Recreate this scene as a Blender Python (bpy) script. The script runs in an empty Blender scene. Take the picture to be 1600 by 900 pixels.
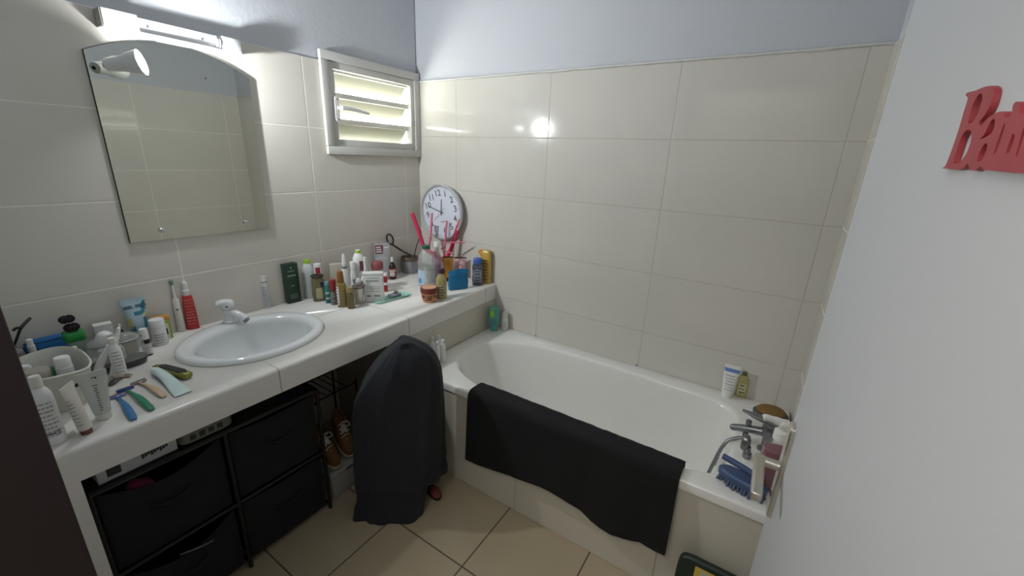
import bpy, bmesh, math, random
from mathutils import Vector, Matrix, noise
random.seed(7)
PI = math.pi
scene = bpy.context.scene
COL = scene.collection

# ------------------------------------------------------------------ camera model (frame 1600 x 900)
F = 640.11
CAM = Vector((1.9426, -1.9424, 1.4872))
YAW, PITCH, ROLL = -0.5604, -0.3068, 0.0411
_cy, _sy, _cp, _sp = math.cos(YAW), math.sin(YAW), math.cos(PITCH), math.sin(PITCH)
FW = Vector((_sy*_cp, _cy*_cp, _sp))
_r = Vector((_cy, -_sy, 0)); _u = _r.cross(FW)
RT = math.cos(ROLL)*_r + math.sin(ROLL)*_u
UP = -math.sin(ROLL)*_r + math.cos(ROLL)*_u

def ray(px, py):
    return RT*((px-800)/F) + UP*((450-py)/F) + FW
def on(px, py, ax, val):
    d = ray(px, py); i = 'xyz'.index(ax)
    return CAM + d*((val-CAM[i])/d[i])
def proj(P):
    v = Vector(P)-CAM; z = v.dot(FW)
    return 800+F*v.dot(RT)/z, 450-F*v.dot(UP)/z
CT = 0.765     # counter top
RIM = 0.505    # bath rim

# ------------------------------------------------------------------ materials
def lin(h):
    h = h.lstrip('#'); o = []
    for i in (0, 2, 4):
        c = int(h[i:i+2], 16)/255
        o.append(c/12.92 if c <= .04045 else ((c+.055)/1.055)**2.4)
    return (*o, 1)
_M = {}
def mat(name, col, rough=.45, metal=0, trans=0, alpha=1, var=.06, scale=25, bump=0, bscale=200, coat=0, sheen=0, emit=0):
    if name in _M: return _M[name]
    m = bpy.data.materials.new(name); m.use_nodes = True
    nt = m.node_tree; b = nt.nodes['Principled BSDF']
    col = lin(col) if isinstance(col, str) else col
    tc = nt.nodes.new('ShaderNodeTexCoord'); nz = nt.nodes.new('ShaderNodeTexNoise')
    nz.inputs['Scale'].default_value = scale; nz.inputs['Detail'].default_value = 3
    nt.links.new(tc.outputs['Object'], nz.inputs['Vector'])
    mx = nt.nodes.new('ShaderNodeMix'); mx.data_type = 'RGBA'
    mx.inputs[6].default_value = tuple(c*(1-var) for c in col[:3])+(1,)
    mx.inputs[7].default_value = tuple(min(1, c*(1+var)) for c in col[:3])+(1,)
    nt.links.new(nz.outputs['Fac'], mx.inputs[0]); nt.links.new(mx.outputs[2], b.inputs['Base Color'])
    b.inputs['Roughness'].default_value = rough; b.inputs['Metallic'].default_value = metal
    b.inputs['Transmission Weight'].default_value = trans; b.inputs['Alpha'].default_value = alpha
    b.inputs['Coat Weight'].default_value = coat; b.inputs['Sheen Weight'].default_value = sheen
    if emit:
        b.inputs['Emission Color'].default_value = col; b.inputs['Emission Strength'].default_value = emit
    if bump:
        n2 = nt.nodes.new('ShaderNodeTexNoise'); n2.inputs['Scale'].default_value = bscale
        nt.links.new(tc.outputs['Object'], n2.inputs['Vector'])
        bp = nt.nodes.new('ShaderNodeBump'); bp.inputs['Strength'].default_value = bump; bp.inputs['Distance'].default_value = .004
        nt.links.new(n2.outputs['Fac'], bp.inputs['Height']); nt.links.new(bp.outputs['Normal'], b.inputs['Normal'])
    _M[name] = m
    return m

def tile_mat(name, col, grout, axes, gw=.003, rough=.09, var=.05, bump=.5, weave=True):
    """axes: list of (axis letter, pitch, offset): joints at offset + k*pitch, in object space"""
    m = bpy.data.materials.new(name); m.use_nodes = True
    nt = m.node_tree; b = nt.nodes['Principled BSDF']; N = nt.nodes.new; L = nt.links.new
    tc = N('ShaderNodeTexCoord'); sp = N('ShaderNodeSeparateXYZ'); L(tc.outputs['Object'], sp.inputs[0])
    dist = None
    for ax, p, off in axes:
        s = N('ShaderNodeMath'); s.operation = 'SUBTRACT'; L(sp.outputs[ax.upper()], s.inputs[0]); s.inputs[1].default_value = off
        q = N('ShaderNodeMath'); q.operation = 'PINGPONG'; L(s.outputs[0], q.inputs[0]); q.inputs[1].default_value = p/2
        if dist is None: dist = q
        else:
            mn = N('ShaderNodeMath'); mn.operation = 'MINIMUM'; L(dist.outputs[0], mn.inputs[0]); L(q.outputs[0], mn.inputs[1]); dist = mn
    mr = N('ShaderNodeMapRange'); mr.interpolation_type = 'SMOOTHSTEP'
    mr.inputs['From Min'].default_value = gw*.35; mr.inputs['From Max'].default_value = gw
    L(dist.outputs[0], mr.inputs['Value'])
    nz = N('ShaderNodeTexNoise'); nz.inputs['Scale'].default_value = 5; nz.inputs['Detail'].default_value = 4
    L(tc.outputs['Object'], nz.inputs['Vector'])
    col = lin(col); mx = N('ShaderNodeMix'); mx.data_type = 'RGBA'
    mx.inputs[6].default_value = tuple(c*(1-var) for c in col[:3])+(1,); mx.inputs[7].default_value = tuple(c*(1+var) for c in col[:3])+(1,)
    L(nz.outputs['Fac'], mx.inputs[0])
    m2 = N('ShaderNodeMix'); m2.data_type = 'RGBA'; m2.inputs[6].default_value = lin(grout); L(mx.outputs[2], m2.inputs[7]); L(mr.outputs[0], m2.inputs[0])
    L(m2.outputs[2], b.inputs['Base Color'])
    rr = N('ShaderNodeMapRange'); rr.inputs['To Min'].default_value = .8; rr.inputs['To Max'].default_value = rough; L(mr.outputs[0], rr.inputs['Value'])
    L(rr.outputs[0], b.inputs['Roughness'])
    ad = N('ShaderNodeMath'); ad.operation = 'MULTIPLY_ADD'
    n3 = N('ShaderNodeTexNoise'); n3.inputs['Scale'].default_value = 2.2; n3.inputs['Detail'].default_value = 1; L(tc.outputs['Object'], n3.inputs['Vector'])
    L(n3.outputs['Fac'], ad.inputs[0]); ad.inputs[1].default_value = .6; L(mr.outputs[0], ad.inputs[2])
    bp = N('ShaderNodeBump'); bp.inputs['Strength'].default_value = bump; bp.inputs['Distance'].default_value = .0015
    L(ad.outputs[0], bp.inputs['Height']); L(bp.outputs['Normal'], b.inputs['Normal'])
    return m

WHITE = mat('white_plastic', '#e6e6e4', .35, var=.02)
CREAMW = mat('cream_plastic', '#d9d6cc', .4, var=.03)
CERAM = mat('white_ceramic', '#dfe2e2', .1, var=.01, coat=.5)
ENAMEL = mat('bath_enamel', '#e4e3de', .14, var=.02, coat=.4)
CHROME = mat('chrome', '#c9cacb', .12, 1, var=.02)
DULLMETAL = mat('dull_grey_metal', '#8b8d90', .3, .9, var=.05)
NICKEL = mat('satin_nickel', '#cbc6bb', .3, .85, var=.03)
INK = mat('grey_print', '#98989c', .6)
INKD = mat('dark_print', '#2e2e34', .6)
PAPER = mat('label_paper', '#e2e1dc', .55, var=.03)
BLACK = mat('black_plastic', '#141416', .4)
CLEAR = mat('clear_plastic', '#dfe6e6', .06, alpha=.22, var=.01, coat=.6)
PLASTER = mat('white_plaster', '#c2c5ca', .75, var=.02, scale=3, bump=.25, bscale=60)
DOORPAINT = mat('white_door_paint', '#c9cacb', .5, var=.015, scale=4, bump=.08, bscale=90)
MAROON = mat('maroon_paint', '#2a1c1e', .55, var=.08, scale=8)
ALU = mat('white_aluminium', '#c6c5c0', .35, var=.02)

# ------------------------------------------------------------------ mesh helpers
def link(o, parent=None):
    COL.objects.link(o)
    if parent is not None: o.parent = parent
    return o
def tag(o, label=None, cat=None, group=None, kind=None):
    if label: o['label'] = label
    if cat: o['category'] = cat
    if group: o['group'] = group
    if kind: o['kind'] = kind
    return o
def empty(name, loc, rz=0, label=None, cat=None, group=None, rot=None):
    o = bpy.data.objects.new(name, None); o.empty_display_size = .02
    o.location = loc; o.rotation_euler = rot if rot else (0, 0, rz)
    link(o); return tag(o, label, cat, group)
def obj(name, bm, mats, parent=None, smooth=35):
    me = bpy.data.meshes.new(name)
    bmesh.ops.recalc_face_normals(bm, faces=bm.faces[:]) if smooth is not None else None
    bm.to_mesh(me); bm.free()
    for m in (mats if isinstance(mats, (list, tuple)) else [mats]): me.materials.append(m)
    if smooth:
        me.shade_smooth(); me.set_sharp_from_angle(angle=math.radians(smooth))
    return link(bpy.data.objects.new(name, me), parent)
def box(bm, lo, hi, bev=0, seg=2, M=None, mi=0):
    v = [bm.verts.new((x, y, z)) for z in (lo[2], hi[2]) for y in (lo[1], hi[1]) for x in (lo[0], hi[0])]
    fs = [bm.faces.new([v[i] for i in q]) for q in ((0, 2, 3, 1), (4, 5, 7, 6), (0, 1, 5, 4), (2, 6, 7, 3), (0, 4, 6, 2), (1, 3, 7, 5))]
    geo = list(v)
    if bev:
        es = list({e for f in fs for e in f.edges})
        r = bmesh.ops.bevel(bm, geom=es, offset=bev, segments=seg, profile=.5, affect='EDGES')
        fs = list({f for f in r['faces']} | {f for f in fs if f.is_valid})
        geo = list({w for f in fs for w in f.verts})
    for f in fs: f.material_index = mi
    if M is not None: bmesh.ops.transform(bm, matrix=M, verts=geo)
    return geo
def BX(name, lo, hi, m, parent=None, bev=0, seg=2, M=None):
    bm = bmesh.new(); box(bm, lo, hi, bev, seg, M); return obj(name, bm, m, parent)
def spow(c, e): return math.copysign(abs(c)**e, c)
def sec_pt(s, t):
    z, rx, ry = s[:3]; n = s[3] if len(s) > 3 else 2; cx = s[4] if len(s) > 4 else 0; cy = s[5] if len(s) > 5 else 0
    return Vector((cx+rx*spow(math.cos(t), 2/n), cy+ry*spow(math.sin(t), 2/n), z))
def loft(bm, secs, seg=28, caps=(1, 1), M=None, mi=0):
    rings = []
    for s in secs:
        rings.append([bm.verts.new(sec_pt(s, 2*PI*i/seg)) for i in range(seg)])
    for a, b in zip(rings, rings[1:]):
        for i in range(seg):
            bm.faces.new((a[i], a[(i+1) % seg], b[(i+1) % seg], b[i])).material_index = mi
    if caps[0]: bm.faces.new(rings[0][::-1]).material_index = mi
    if caps[1]: bm.faces.new(rings[-1]).material_index = mi
    if M is not None: bmesh.ops.transform(bm, matrix=M, verts=[v for r in rings for v in r])
    return rings
def LO(name, secs, m, parent=None, seg=28, caps=(1, 1), M=None, smooth=40):
    bm = bmesh.new(); loft(bm, secs, seg, caps, M); return obj(name, bm, m, parent, smooth)
def tube(bm, pts, r, seg=10, mi=0, closed=False):
    pts = [Vector(p) for p in pts]; n = len(pts); rings = []
    rr = r if isinstance(r, (list, tuple)) else [r]*n
    prev = None
    for i, p in enumerate(pts):
        if closed: d = (pts[(i+1) % n]-pts[i-1]).normalized()
        else: d = (pts[min(i+1, n-1)]-pts[max(i-1, 0)]).normalized()
        a = prev if prev is not None else (Vector((0, 0, 1)) if abs(d.z) < .9 else Vector((1, 0, 0)))
        x = (a-d*a.dot(d)).normalized(); y = d.cross(x); prev = x
        rings.append([bm.verts.new(p+(x*math.cos(2*PI*k/seg)+y*math.sin(2*PI*k/seg))*rr[i]) for k in range(seg)])
    for i in range(n if closed else n-1):
        a, b = rings[i], rings[(i+1) % n]
        for k in range(seg): bm.faces.new((a[k], a[(k+1) % seg], b[(k+1) % seg], b[k])).material_index = mi
    if not closed:
        bm.faces.new(rings[0][::-1]).material_index = mi; bm.faces.new(rings[-1]).material_index = mi
def TU(name, pts, r, m, parent=None, seg=10, closed=False):
    bm = bmesh.new(); tube(bm, pts, r, seg, 0, closed); return obj(name, bm, m, parent, 60)
def spline(pts, n=8):
    P = [Vector(p) for p in pts]; P = [P[0]*2-P[1]]+P+[P[-1]*2-P[-2]]; out = []
    for i in range(1, len(P)-2):
        for k in range(n):
            t = k/n; a, b, c, d = P[i-1:i+3]
            out.append(.5*((2*b)+(c-a)*t+(2*a-5*b+4*c-d)*t*t+(3*b-a-3*c+d)*t**3))
    return out+[P[-2]]
def sphere_bm(bm, c, r, u=16, v=10, sc=(1, 1, 1), mi=0):
    loft(bm, [(c[2]+r*sc[2]*math.sin(-PI/2+PI*(k+.05)/(v+.1)), r*sc[0]*math.cos(-PI/2+PI*(k+.05)/(v+.1)), r*sc[1]*math.cos(-PI/2+PI*(k+.05)/(v+.1)), 2, c[0], c[1]) for k in range(v+1)], u, mi=mi)
def prism(bm, poly, t0, t1, fn):
    """poly 2d outline; fn(u,v,t) -> 3d"""
    a = [bm.verts.new(fn(u, v, t0)) for u, v in poly]; b = [bm.verts.new(fn(u, v, t1)) for u, v in poly]
    n = len(poly)
    bm.faces.new(a); bm.faces.new(b[::-1])
    for i in range(n): bm.faces.new((a[i], b[i], b[(i+1) % n], a[(i+1) % n]))
def textmesh(s, size, ext=.0003, bold=0):
    cu = bpy.data.curves.new('tmp', 'FONT'); cu.body = s; cu.size = size; cu.align_x = 'CENTER'; cu.align_y = 'CENTER'
    cu.extrude = ext; cu.offset = bold; cu.resolution_u = 3
    o = bpy.data.objects.new('tmp', cu); COL.objects.link(o)
    dg = bpy.context.evaluated_depsgraph_get(); dg.update()
    me = bpy.data.meshes.new_from_object(o.evaluated_get(dg))
    bpy.data.objects.remove(o); bpy.data.curves.remove(cu)
    return me
def add_text(bm, s, size, M, mi=0, bold=0, ext=.0003):
    me = textmesh(s, size, ext, bold); n0 = len(bm.verts); f0 = len(bm.faces)
    me.transform(M); bm.from_mesh(me); bm.faces.ensure_lookup_table()
    for f in bm.faces[f0:]: f.material_index = mi
    bpy.data.meshes.remove(me)

# label band that follows a lofted body
def interp(secs, z):
    ss = [tuple(s)+(2, 0, 0)[len(s)-3:] if len(s) < 6 else s for s in secs]
    for a, b in zip(ss, ss[1:]):
        if a[0] <= z <= b[0] and b[0] > a[0]:
            t = (z-a[0])/(b[0]-a[0]); return [a[k]+(b[k]-a[k])*t for k in range(6)]
    return list(ss[0] if z < ss[0][0] else ss[-1])
def patch(bm, secs, u0, u1, z0, z1, off, mi, nu=8, nz=3):
    g = []
    for j in range(nz+1):
        z = z0+(z1-z0)*j/nz; s = interp(secs, z); s[1] += off; s[2] += off; s[0] = z
        g.append([bm.verts.new(sec_pt(s, -PI/2+u0+(u1-u0)*i/nu)) for i in range(nu+1)])
    for j in range(nz):
        for i in range(nu): bm.faces.new((g[j][i], g[j][i+1], g[j+1][i+1], g[j+1][i])).material_index = mi
def label(E, secs, u0, u1, z0, z1, paper=None, ink=INK, rows=5, blocks=(), name='label', seed=0):
    """paper: label colour material or None; rows: lines of unreadable fine print; blocks: (mat, u0,u1,z0,z1) fractions"""
    rnd = random.Random(seed); bm = bmesh.new(); mats = [paper or ink, ink]
    if paper: patch(bm, secs, u0, u1, z0, z1, .0005, 0)
    for k, b in enumerate(blocks):
        mats.append(b[0]); patch(bm, secs, u0+(u1-u0)*b[1], u0+(u1-u0)*b[2], z0+(z1-z0)*b[3], z0+(z1-z0)*b[4], .0009, 2+k, 5, 2)
    for r in range(rows):
        zc = z0+(z1-z0)*(r+.5)/rows; h = (z1-z0)/rows*rnd.uniform(.10, .2)
        u = u0+(u1-u0)*rnd.uniform(.08, .22); end = u1-(u1-u0)*rnd.uniform(.08, .3)
        while u < end:
            w = (u1-u0)*rnd.uniform(.08, .22); patch(bm, secs, u, min(u+w, end), zc-h, zc+h, .0011, 1, 3, 1); u += w+(u1-u0)*.04
    return obj(name, bm, mats, E, smooth=60)

# ------------------------------------------------------------------ placing things that stand on a level surface
def spot(bx, by, ty, w, z0=CT):
    b = on(bx, by, 'z', z0); v = b-CAM; hd = Vector((v.x, v.y, 0)).normalized()
    fh = Vector((FW.x, FW.y, 0)).normalized(); c = max(.3, hd.dot(fh))
    r = w/2*v.dot(FW)/F*c
    c0 = b+hd*r*.85
    lo, hi = .005, .6
    for _ in range(40):
        m = (lo+hi)/2
        if proj((c0.x, c0.y, z0+m))[1] > ty: lo = m
        else: hi = m
    return Vector((c0.x, c0.y, z0+.0006)), math.atan2(hd.y, hd.x)-PI/2, lo, r
def at(name, lab, cat, bx, by, ty, w, z0=CT, yaw=0, group=None, depth=1, maxr=None):
    loc, rz, h, r = spot(bx, by, ty, w, z0)
    E = empty(name, loc, rz+yaw, lab, cat, group)
    return E, h, r

# ================================================================== ROOM
W, L0 = 2.159, -1.895            # right wall x, door wall y
TT = 1.89                        # top of the wall tiling
CEIL = 2.5
def struct(o): o['kind'] = 'structure'; return o
TM_L = tile_mat('wall_tile_left', '#d3cfc5', '#e4e0d6', [('y', .6, -.12), ('z', .3, 1.59)], gw=.004)
TM_B = tile_mat('wall_tile_back', '#cfccc3', '#bcb7aa', [('x', .6, .3), ('z', .3, 1.59)])
TM_F = tile_mat('floor_tile', '#a89a80', '#4a4136', [('x', .38, 1.2), ('y', .38, -1.035)], gw=.0038, rough=.3, var=.09)
TM_P = tile_mat('panel_tile', '#c6c1b3', '#a49e92', [('x', .6, 1.22)], rough=.2)
TM_C = tile_mat('counter_tile', '#e3e1db', '#a9a49a', [('y', .6, -1.305), ('x', .5, .278)], rough=.2)

# floor and ceiling run on under the hallway behind the doorway
struct(BX('floor', (-.12, -3.3, -.1), (3.2, .12, 0), TM_F))
struct(BX('ceiling', (-.12, -3.3, CEIL), (3.2, .12, CEIL+.1), PLASTER))
# left wall (mirror, window) with a window opening
WY0, WY1, WZ0, WZ1 = -.575, -.047, 1.514, 1.884
def wall_with_hole(bm, x0, x1, ytop, z1):
    zt = min(z1, WZ1)
    box(bm, (x0, -1.995, 0), (x1, 0, WZ0)); box(bm, (x0, -1.995, WZ0), (x1, WY0, zt)); box(bm, (x0, WY1, WZ0), (x1, 0, zt))
    box(bm, (x0, -1.995, zt), (x1, 0, z1))
bm = bmesh.new(); wall_with_hole(bm, -.14, -.008, 0, CEIL); wl = struct(obj('wall_left', bm, PLASTER, smooth=None))
bm = bmesh.new(); wall_with_hole(bm, -.008, 0, 0, TT); obj('tiling', bm, TM_L, wl, smooth=None)
wb = struct(BX('wall_back', (-.14, .008, 0), (W+.14, .12, CEIL), PLASTER))
BX('tiling', (-.001, 0, 0), (W+.002, .008, TT), TM_B, wb)
wr = struct(BX('wall_right', (W+.008, -1.995, 0), (W+.14, .008, CEIL), PLASTER))
BX('tiling', (W, -1.8, 0), (W+.008, 0, TT), TM_L, wr)
DX0, DX1 = 1.25, 2.105           # doorway
bm = bmesh.new()
box(bm, (-.14, L0-.1, 0), (DX0-.03, L0, CEIL)); box(bm, (DX1, L0-.1, 0), (W+.14, L0, CEIL)); box(bm, (DX0-.03, L0-.1, 2.08), (DX1, L0, CEIL))
struct(obj('wall_front', bm, PLASTER, smooth=None))
# dark painted door lining on the left of the doorway
bm = bmesh.new(); box(bm, (DX0-.03, L0-.115, 0), (DX0, L0+.007, 2.08), .003)
box(bm, (DX0, L0-.115, 2.05), (DX1, L0+.007, 2.08), .003)
struct(obj('trim_1', bm, MAROON))
# white sealing bead along the top of the tiling
pts = [(x, -.003+.002*noise.noise((x*9, 0, 0)), TT+.004+.003*noise.noise((x*6, 3, 0))) for x in [i*W/60 for i in range(61)]]
struct(TU('trim_2', pts, [.006+.003*noise.noise((p[0]*14, 8, 1)) for p in pts], mat('sealant', '#cfcfcb', .6), None, 6))
# hallway beyond the doorway
HW = mat('hall_paint', '#bdbab2', .8)
struct(BX('wall_hall_left', (-.14, -3.3, 0), (-.04, L0-.1, CEIL), HW))
struct(BX('wall_hall_right', (3.1, -3.3, 0), (3.2, L0-.1, CEIL), HW))
struct(BX('wall_hall_back', (-.04, -3.3, 0), (3.1, -3.2, CEIL), HW))
struct(BX('wall_hall_front', (W+.14, L0-.1, 0), (3.1, L0, CEIL), HW))

# ------------------------------------------------------------------ louvred window
bm = bmesh.new()
def ring_frame(bm, y0, y1, z0, z1, wd, x0, x1, bev=.004):
    box(bm, (x0, y0, z0), (x1, y1, z0+wd), bev); box(bm, (x0, y0, z1-wd), (x1, y1, z1), bev)
    box(bm, (x0, y0, z0+wd), (x1, y0+wd, z1-wd), bev); box(bm, (x0, y1-wd, z0+wd), (x1, y1, z1-wd), bev)
ring_frame(bm, -.638, -.0015, 1.470, 1.937, .04, .0005, .022)
win = struct(obj('window_1', bm, ALU))
bm = bmesh.new(); ring_frame(bm, -.598, -.034, 1.51, 1.897, .034, -.05, .012); obj('sash', bm, ALU, win)
FROST = bpy.data.materials.new('frosted_glass'); FROST.use_nodes = True
nt = FROST.node_tree; nt.nodes.remove(nt.nodes['Principled BSDF']); out = nt.nodes['Material Output']
tr = nt.nodes.new('ShaderNodeBsdfTranslucent'); df = nt.nodes.new('ShaderNodeBsdfDiffuse'); ms = nt.nodes.new('ShaderNodeMixShader')
nzz = nt.nodes.new('ShaderNodeTexNoise'); nzz.inputs['Scale'].default_value = 9
cr = nt.nodes.new('ShaderNodeMix'); cr.data_type = 'RGBA'; cr.inputs[6].default_value = (.145, .145, .118, 1); cr.inputs[7].default_value = (.175, .175, .142, 1)
nt.links.new(nzz.outputs['Fac'], cr.inputs[0]); nt.links.new(cr.outputs[2], tr.inputs['Color'])
df.inputs['Color'].default_value = (.8, .8, .72, 1); ms.inputs[0].default_value = .35
nt.links.new(tr.outputs[0], ms.inputs[1]); nt.links.new(df.outputs[0], ms.inputs[2]); nt.links.new(ms.outputs[0], out.inputs['Surface'])
GREYALU = mat('louvre_rail', '#e9e7dd', .45, var=.05)
for zz in (1.866, 1.752, 1.632):
    bm = bmesh.new()
    p0, p1 = Vector((-.022, 0, zz)), Vector((-.088, 0, zz-.088))
    d = (p1-p0).normalized(); n = Vector((d.z, 0, -d.x))*.0025
    v = [bm.verts.new((q+s*n)+Vector((0, y, 0))) for y in (-.562, -.072) for q, s in ((p0, 1), (p0, -1), (p1, -1), (p1, 1))]
    for q in ((0, 1, 2, 3), (7, 6, 5, 4), (0, 4, 5, 1), (1, 5, 6, 2), (2, 6, 7, 3), (3, 7, 4, 0)): bm.faces.new([v[i] for i in q])
    gl = obj('louvre_blade', bm, FROST, win, smooth=None)
    BX('blade_rail', (-.03, -.563, zz-.0135), (-.012, -.062, zz+.0125), GREYALU, gl, .004)
    TU('rail_cap', [(-.02, -.07, zz), (-.02, -.056, zz)], .0175, ALU, gl, 14)
bm = bmesh.new()
box(bm, (-.03, -.064, 1.545), (-.012, -.059, 1.862)); TUp = [(-.008, -.0675, 1.8), (-.008, -.0675, 1.55)]
for zz in (1.82, 1.69, 1.56): sphere_bm(bm, (-.011, -.064, zz), .004, 8, 6)
obj('louvre_track', bm, mat('track_grey', '#9a9a94', .4), win)
# louvre handle on the left stile
bm = bmesh.new(); loft(bm, [(0, .0155, .06, 6), (.007, .0145, .058, 5), (.009, .012, .055, 5)], 32, M=Matrix(((0, 0, 1, .0122), (1, 0, 0, -.568), (0, 1, 0, 1.684), (0, 0, 0, 1))))
hp = obj('handle_plate', bm, WHITE, win)
bm = bmesh.new(); tube(bm, [(.02, -.562, 1.69), (.045, -.556, 1.69)], .009, 10)
tube(bm, spline([(.045, -.56, 1.69), (.048, -.51, 1.69), (.05, -.46, 1.685), (.05, -.405, 1.678)]), [.011-.004*i/24 for i in range(25)], 10); obj('handle_lever', bm, WHITE, hp)
for zz in (1.638, 1.73):
    bm = bmesh.new(); loft(bm, [(0, .004, .004), (.0015, .003, .003)], 10, M=Matrix.Translation((.0212, -.566, zz)) @ Matrix.Rotation(PI/2, 4, 'Y')); obj('screw', bm, DULLMETAL, hp)

# ------------------------------------------------------------------ door, opened against the right wall
DOX, DY0, DY1 = 2.058, -1.84, -.99
bm = bmesh.new(); box(bm, (DOX, DY0, .008), (DOX+.038, DY1, 2.045), .002); door = struct(obj('door_1', bm, DOORPAINT))
def hole_px(px, py): return on(px, py, 'x', DOX)
PY, HZ = -1.043, .9
bm = bmesh.new()
loft(bm, [(0, .0215, .112, 7), (.006, .0215, .112, 7), (.009, .019, .109, 7)], 40, M=Matrix.Translation((DOX-.0002, PY, .892)) @ Matrix.Rotation(-PI/2, 4, 'Y') @ Matrix.Rotation(PI/2, 4, 'Z'))
dp = obj('handle_plate', bm, NICKEL, door)
bm = bmesh.new(); tube(bm, [(DOX-.008, PY, HZ), (DOX-.047, PY, HZ)], .0105, 14)
box(bm, (DOX-.054, PY-.125, HZ-.0095), (DOX-.034, PY+.012, HZ+.0095), .005, 3)
obj('lever', bm, NICKEL, dp)
bm = bmesh.new(); loft(bm, [(0, .006, .009, 2), (.001, .006, .009, 2)], 14, M=Matrix.Translation((DOX-.0095, PY, .83)) @ Matrix.Rotation(-PI/2, 4, 'Y')); obj('keyhole', bm, BLACK, dp)
# red word on the door
def zp(u, v): return 1440+u/4.5, 100+v/4.5
def catmull(poly, n=3):
    N = len(poly); out = []
    for i in range(N):
        a, b, c, d = [Vector(poly[(i+k) % N]) for k in (-1, 0, 1, 2)]
        if (b-a).length < 1e-6: continue
        for k in range(n):
            t = k/n; out.append(.5*((2*b)+(c-a)*t+(2*a-5*b+4*c-d)*t*t+(3*b-a-3*c+d)*t**3))
    return [(p.x, p.y) for p in out]
outer = [(190, 735), (215, 720), (235, 675), (275, 570), (315, 450), (350, 330), (378, 240), (362, 222), (372, 200), (430, 186), (490, 162), (540, 152), (566, 175), (562, 225), (535, 305), (500, 365), (462, 412), (480, 432), (520, 385), (580, 345), (632, 332), (655, 350), (652, 378), (700, 360), (712, 290), (740, 262), (768, 285), (762, 345), (790, 352), (840, 330), (862, 350), (850, 395), (905, 352), (960, 345), (985, 375), (975, 440), (945, 560), (960, 640), (1000, 640), (985, 700), (940, 775), (720, 766), (560, 752), (492, 745), (478, 718), (445, 745), (400, 750), (382, 700), (350, 735), (290, 744), (235, 738)]
holes = [[(462, 208), (482, 212), (484, 250), (462, 320), (430, 385), (400, 420), (384, 408), (396, 350), (420, 275)],
         [(372, 466), (400, 470), (408, 505), (398, 560), (370, 630), (330, 685), (290, 702), (276, 690), (300, 610), (335, 510)],
         [(575, 385), (580, 420), (560, 480), (520, 510), (470, 530), (500, 500), (530, 440), (552, 400)],
         [(525, 560), (518, 610), (490, 670), (462, 690), (452, 675), (470, 620), (500, 570)],
         [(656, 415), (648, 460), (600, 600), (578, 635), (575, 620), (610, 520), (640, 440)],
         [(722, 490), (722, 530), (690, 620), (668, 630), (672, 600), (705, 510)],
         [(800, 440), (796, 500), (752, 640), (738, 640), (770, 520)], [(900, 430), (890, 500), (840, 640), (826, 640), (868, 500)]]
cu = bpy.data.curves.new('tmp', 'CURVE'); cu.dimensions = '2D'; cu.fill_mode = 'BOTH'; cu.extrude = .002
for poly in [outer]+holes:
    pp = catmull(poly, 3) if poly is not outer else catmull(poly, 2)
    s = cu.splines.new('POLY'); s.points.add(len(pp)-1); s.use_cyclic_u = True
    for q, (u, v) in zip(s.points, pp):
        P = hole_px(*zp(u, v)); q.co = (-P.y, P.z, 0, 1)
o = bpy.data.objects.new('tmp', cu); COL.objects.link(o); dg = bpy.context.evaluated_depsgraph_get(); dg.update()
me = bpy.data.meshes.new_from_object(o.evaluated_get(dg)); bpy.data.objects.remove(o); bpy.data.curves.remove(cu)
me.transform(Matrix(((0, 0, -1, DOX-.0023), (-1, 0, 0, 0), (0, 1, 0, 0), (0, 0, 0, 1))))
me.name = 'word_sign'; me.materials.clear(); me.materials.append(mat('red_sign_paint', '#a8383f', .5, var=.12, scale=60))
tag(link(bpy.data.objects.new('word_sign', me)), 'red cut-out word sign in slanted letters on white door', 'sign')

# ------------------------------------------------------------------ counter with basin
BC = (.29, -1.22)                # basin centre
bm = bmesh.new()
v = box(bm, (.0015, L0+.0015, .674), (.61, -.0015, CT))
es = [e for e in bm.edges if all(abs(w.co.x-.61) < 1e-4 and abs(w.co.z-CT) < 1e-4 for w in e.verts)]
bmesh.ops.bevel(bm, geom=es, offset=.012, segments=4, profile=.5, affect='EDGES')
top = obj('tmp_top', bm, TM_C, None, 30)
bm = bmesh.new(); loft(bm, [(.5, .2, .232), (.9, .2, .232)], 64, M=Matrix.Translation((BC[0], BC[1], 0))); cut = obj('tmp_cut', bm, TM_C)
md = top.modifiers.new('b', 'BOOLEAN'); md.operation = 'DIFFERENCE'; md.object = cut; md.solver = 'EXACT'
dg = bpy.context.evaluated_depsgraph_get(); dg.update()
me = bpy.data.meshes.new_from_object(top.evaluated_get(dg)); me.name = 'vanity_counter'
bpy.data.objects.remove(top); bpy.data.objects.remove(cut)
counter = tag(link(bpy.data.objects.new('vanity_counter', me)), 'long white tiled counter with round basin under the mirror', 'counter')
BX('end_wall', (.0015, -.703, .0015), (.609, -.0015, .674), TM_P, counter)
BX('support_pier', (.0015, L0+.0015, .0015), (.609, -1.812, .674), TM_C, counter)

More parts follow.
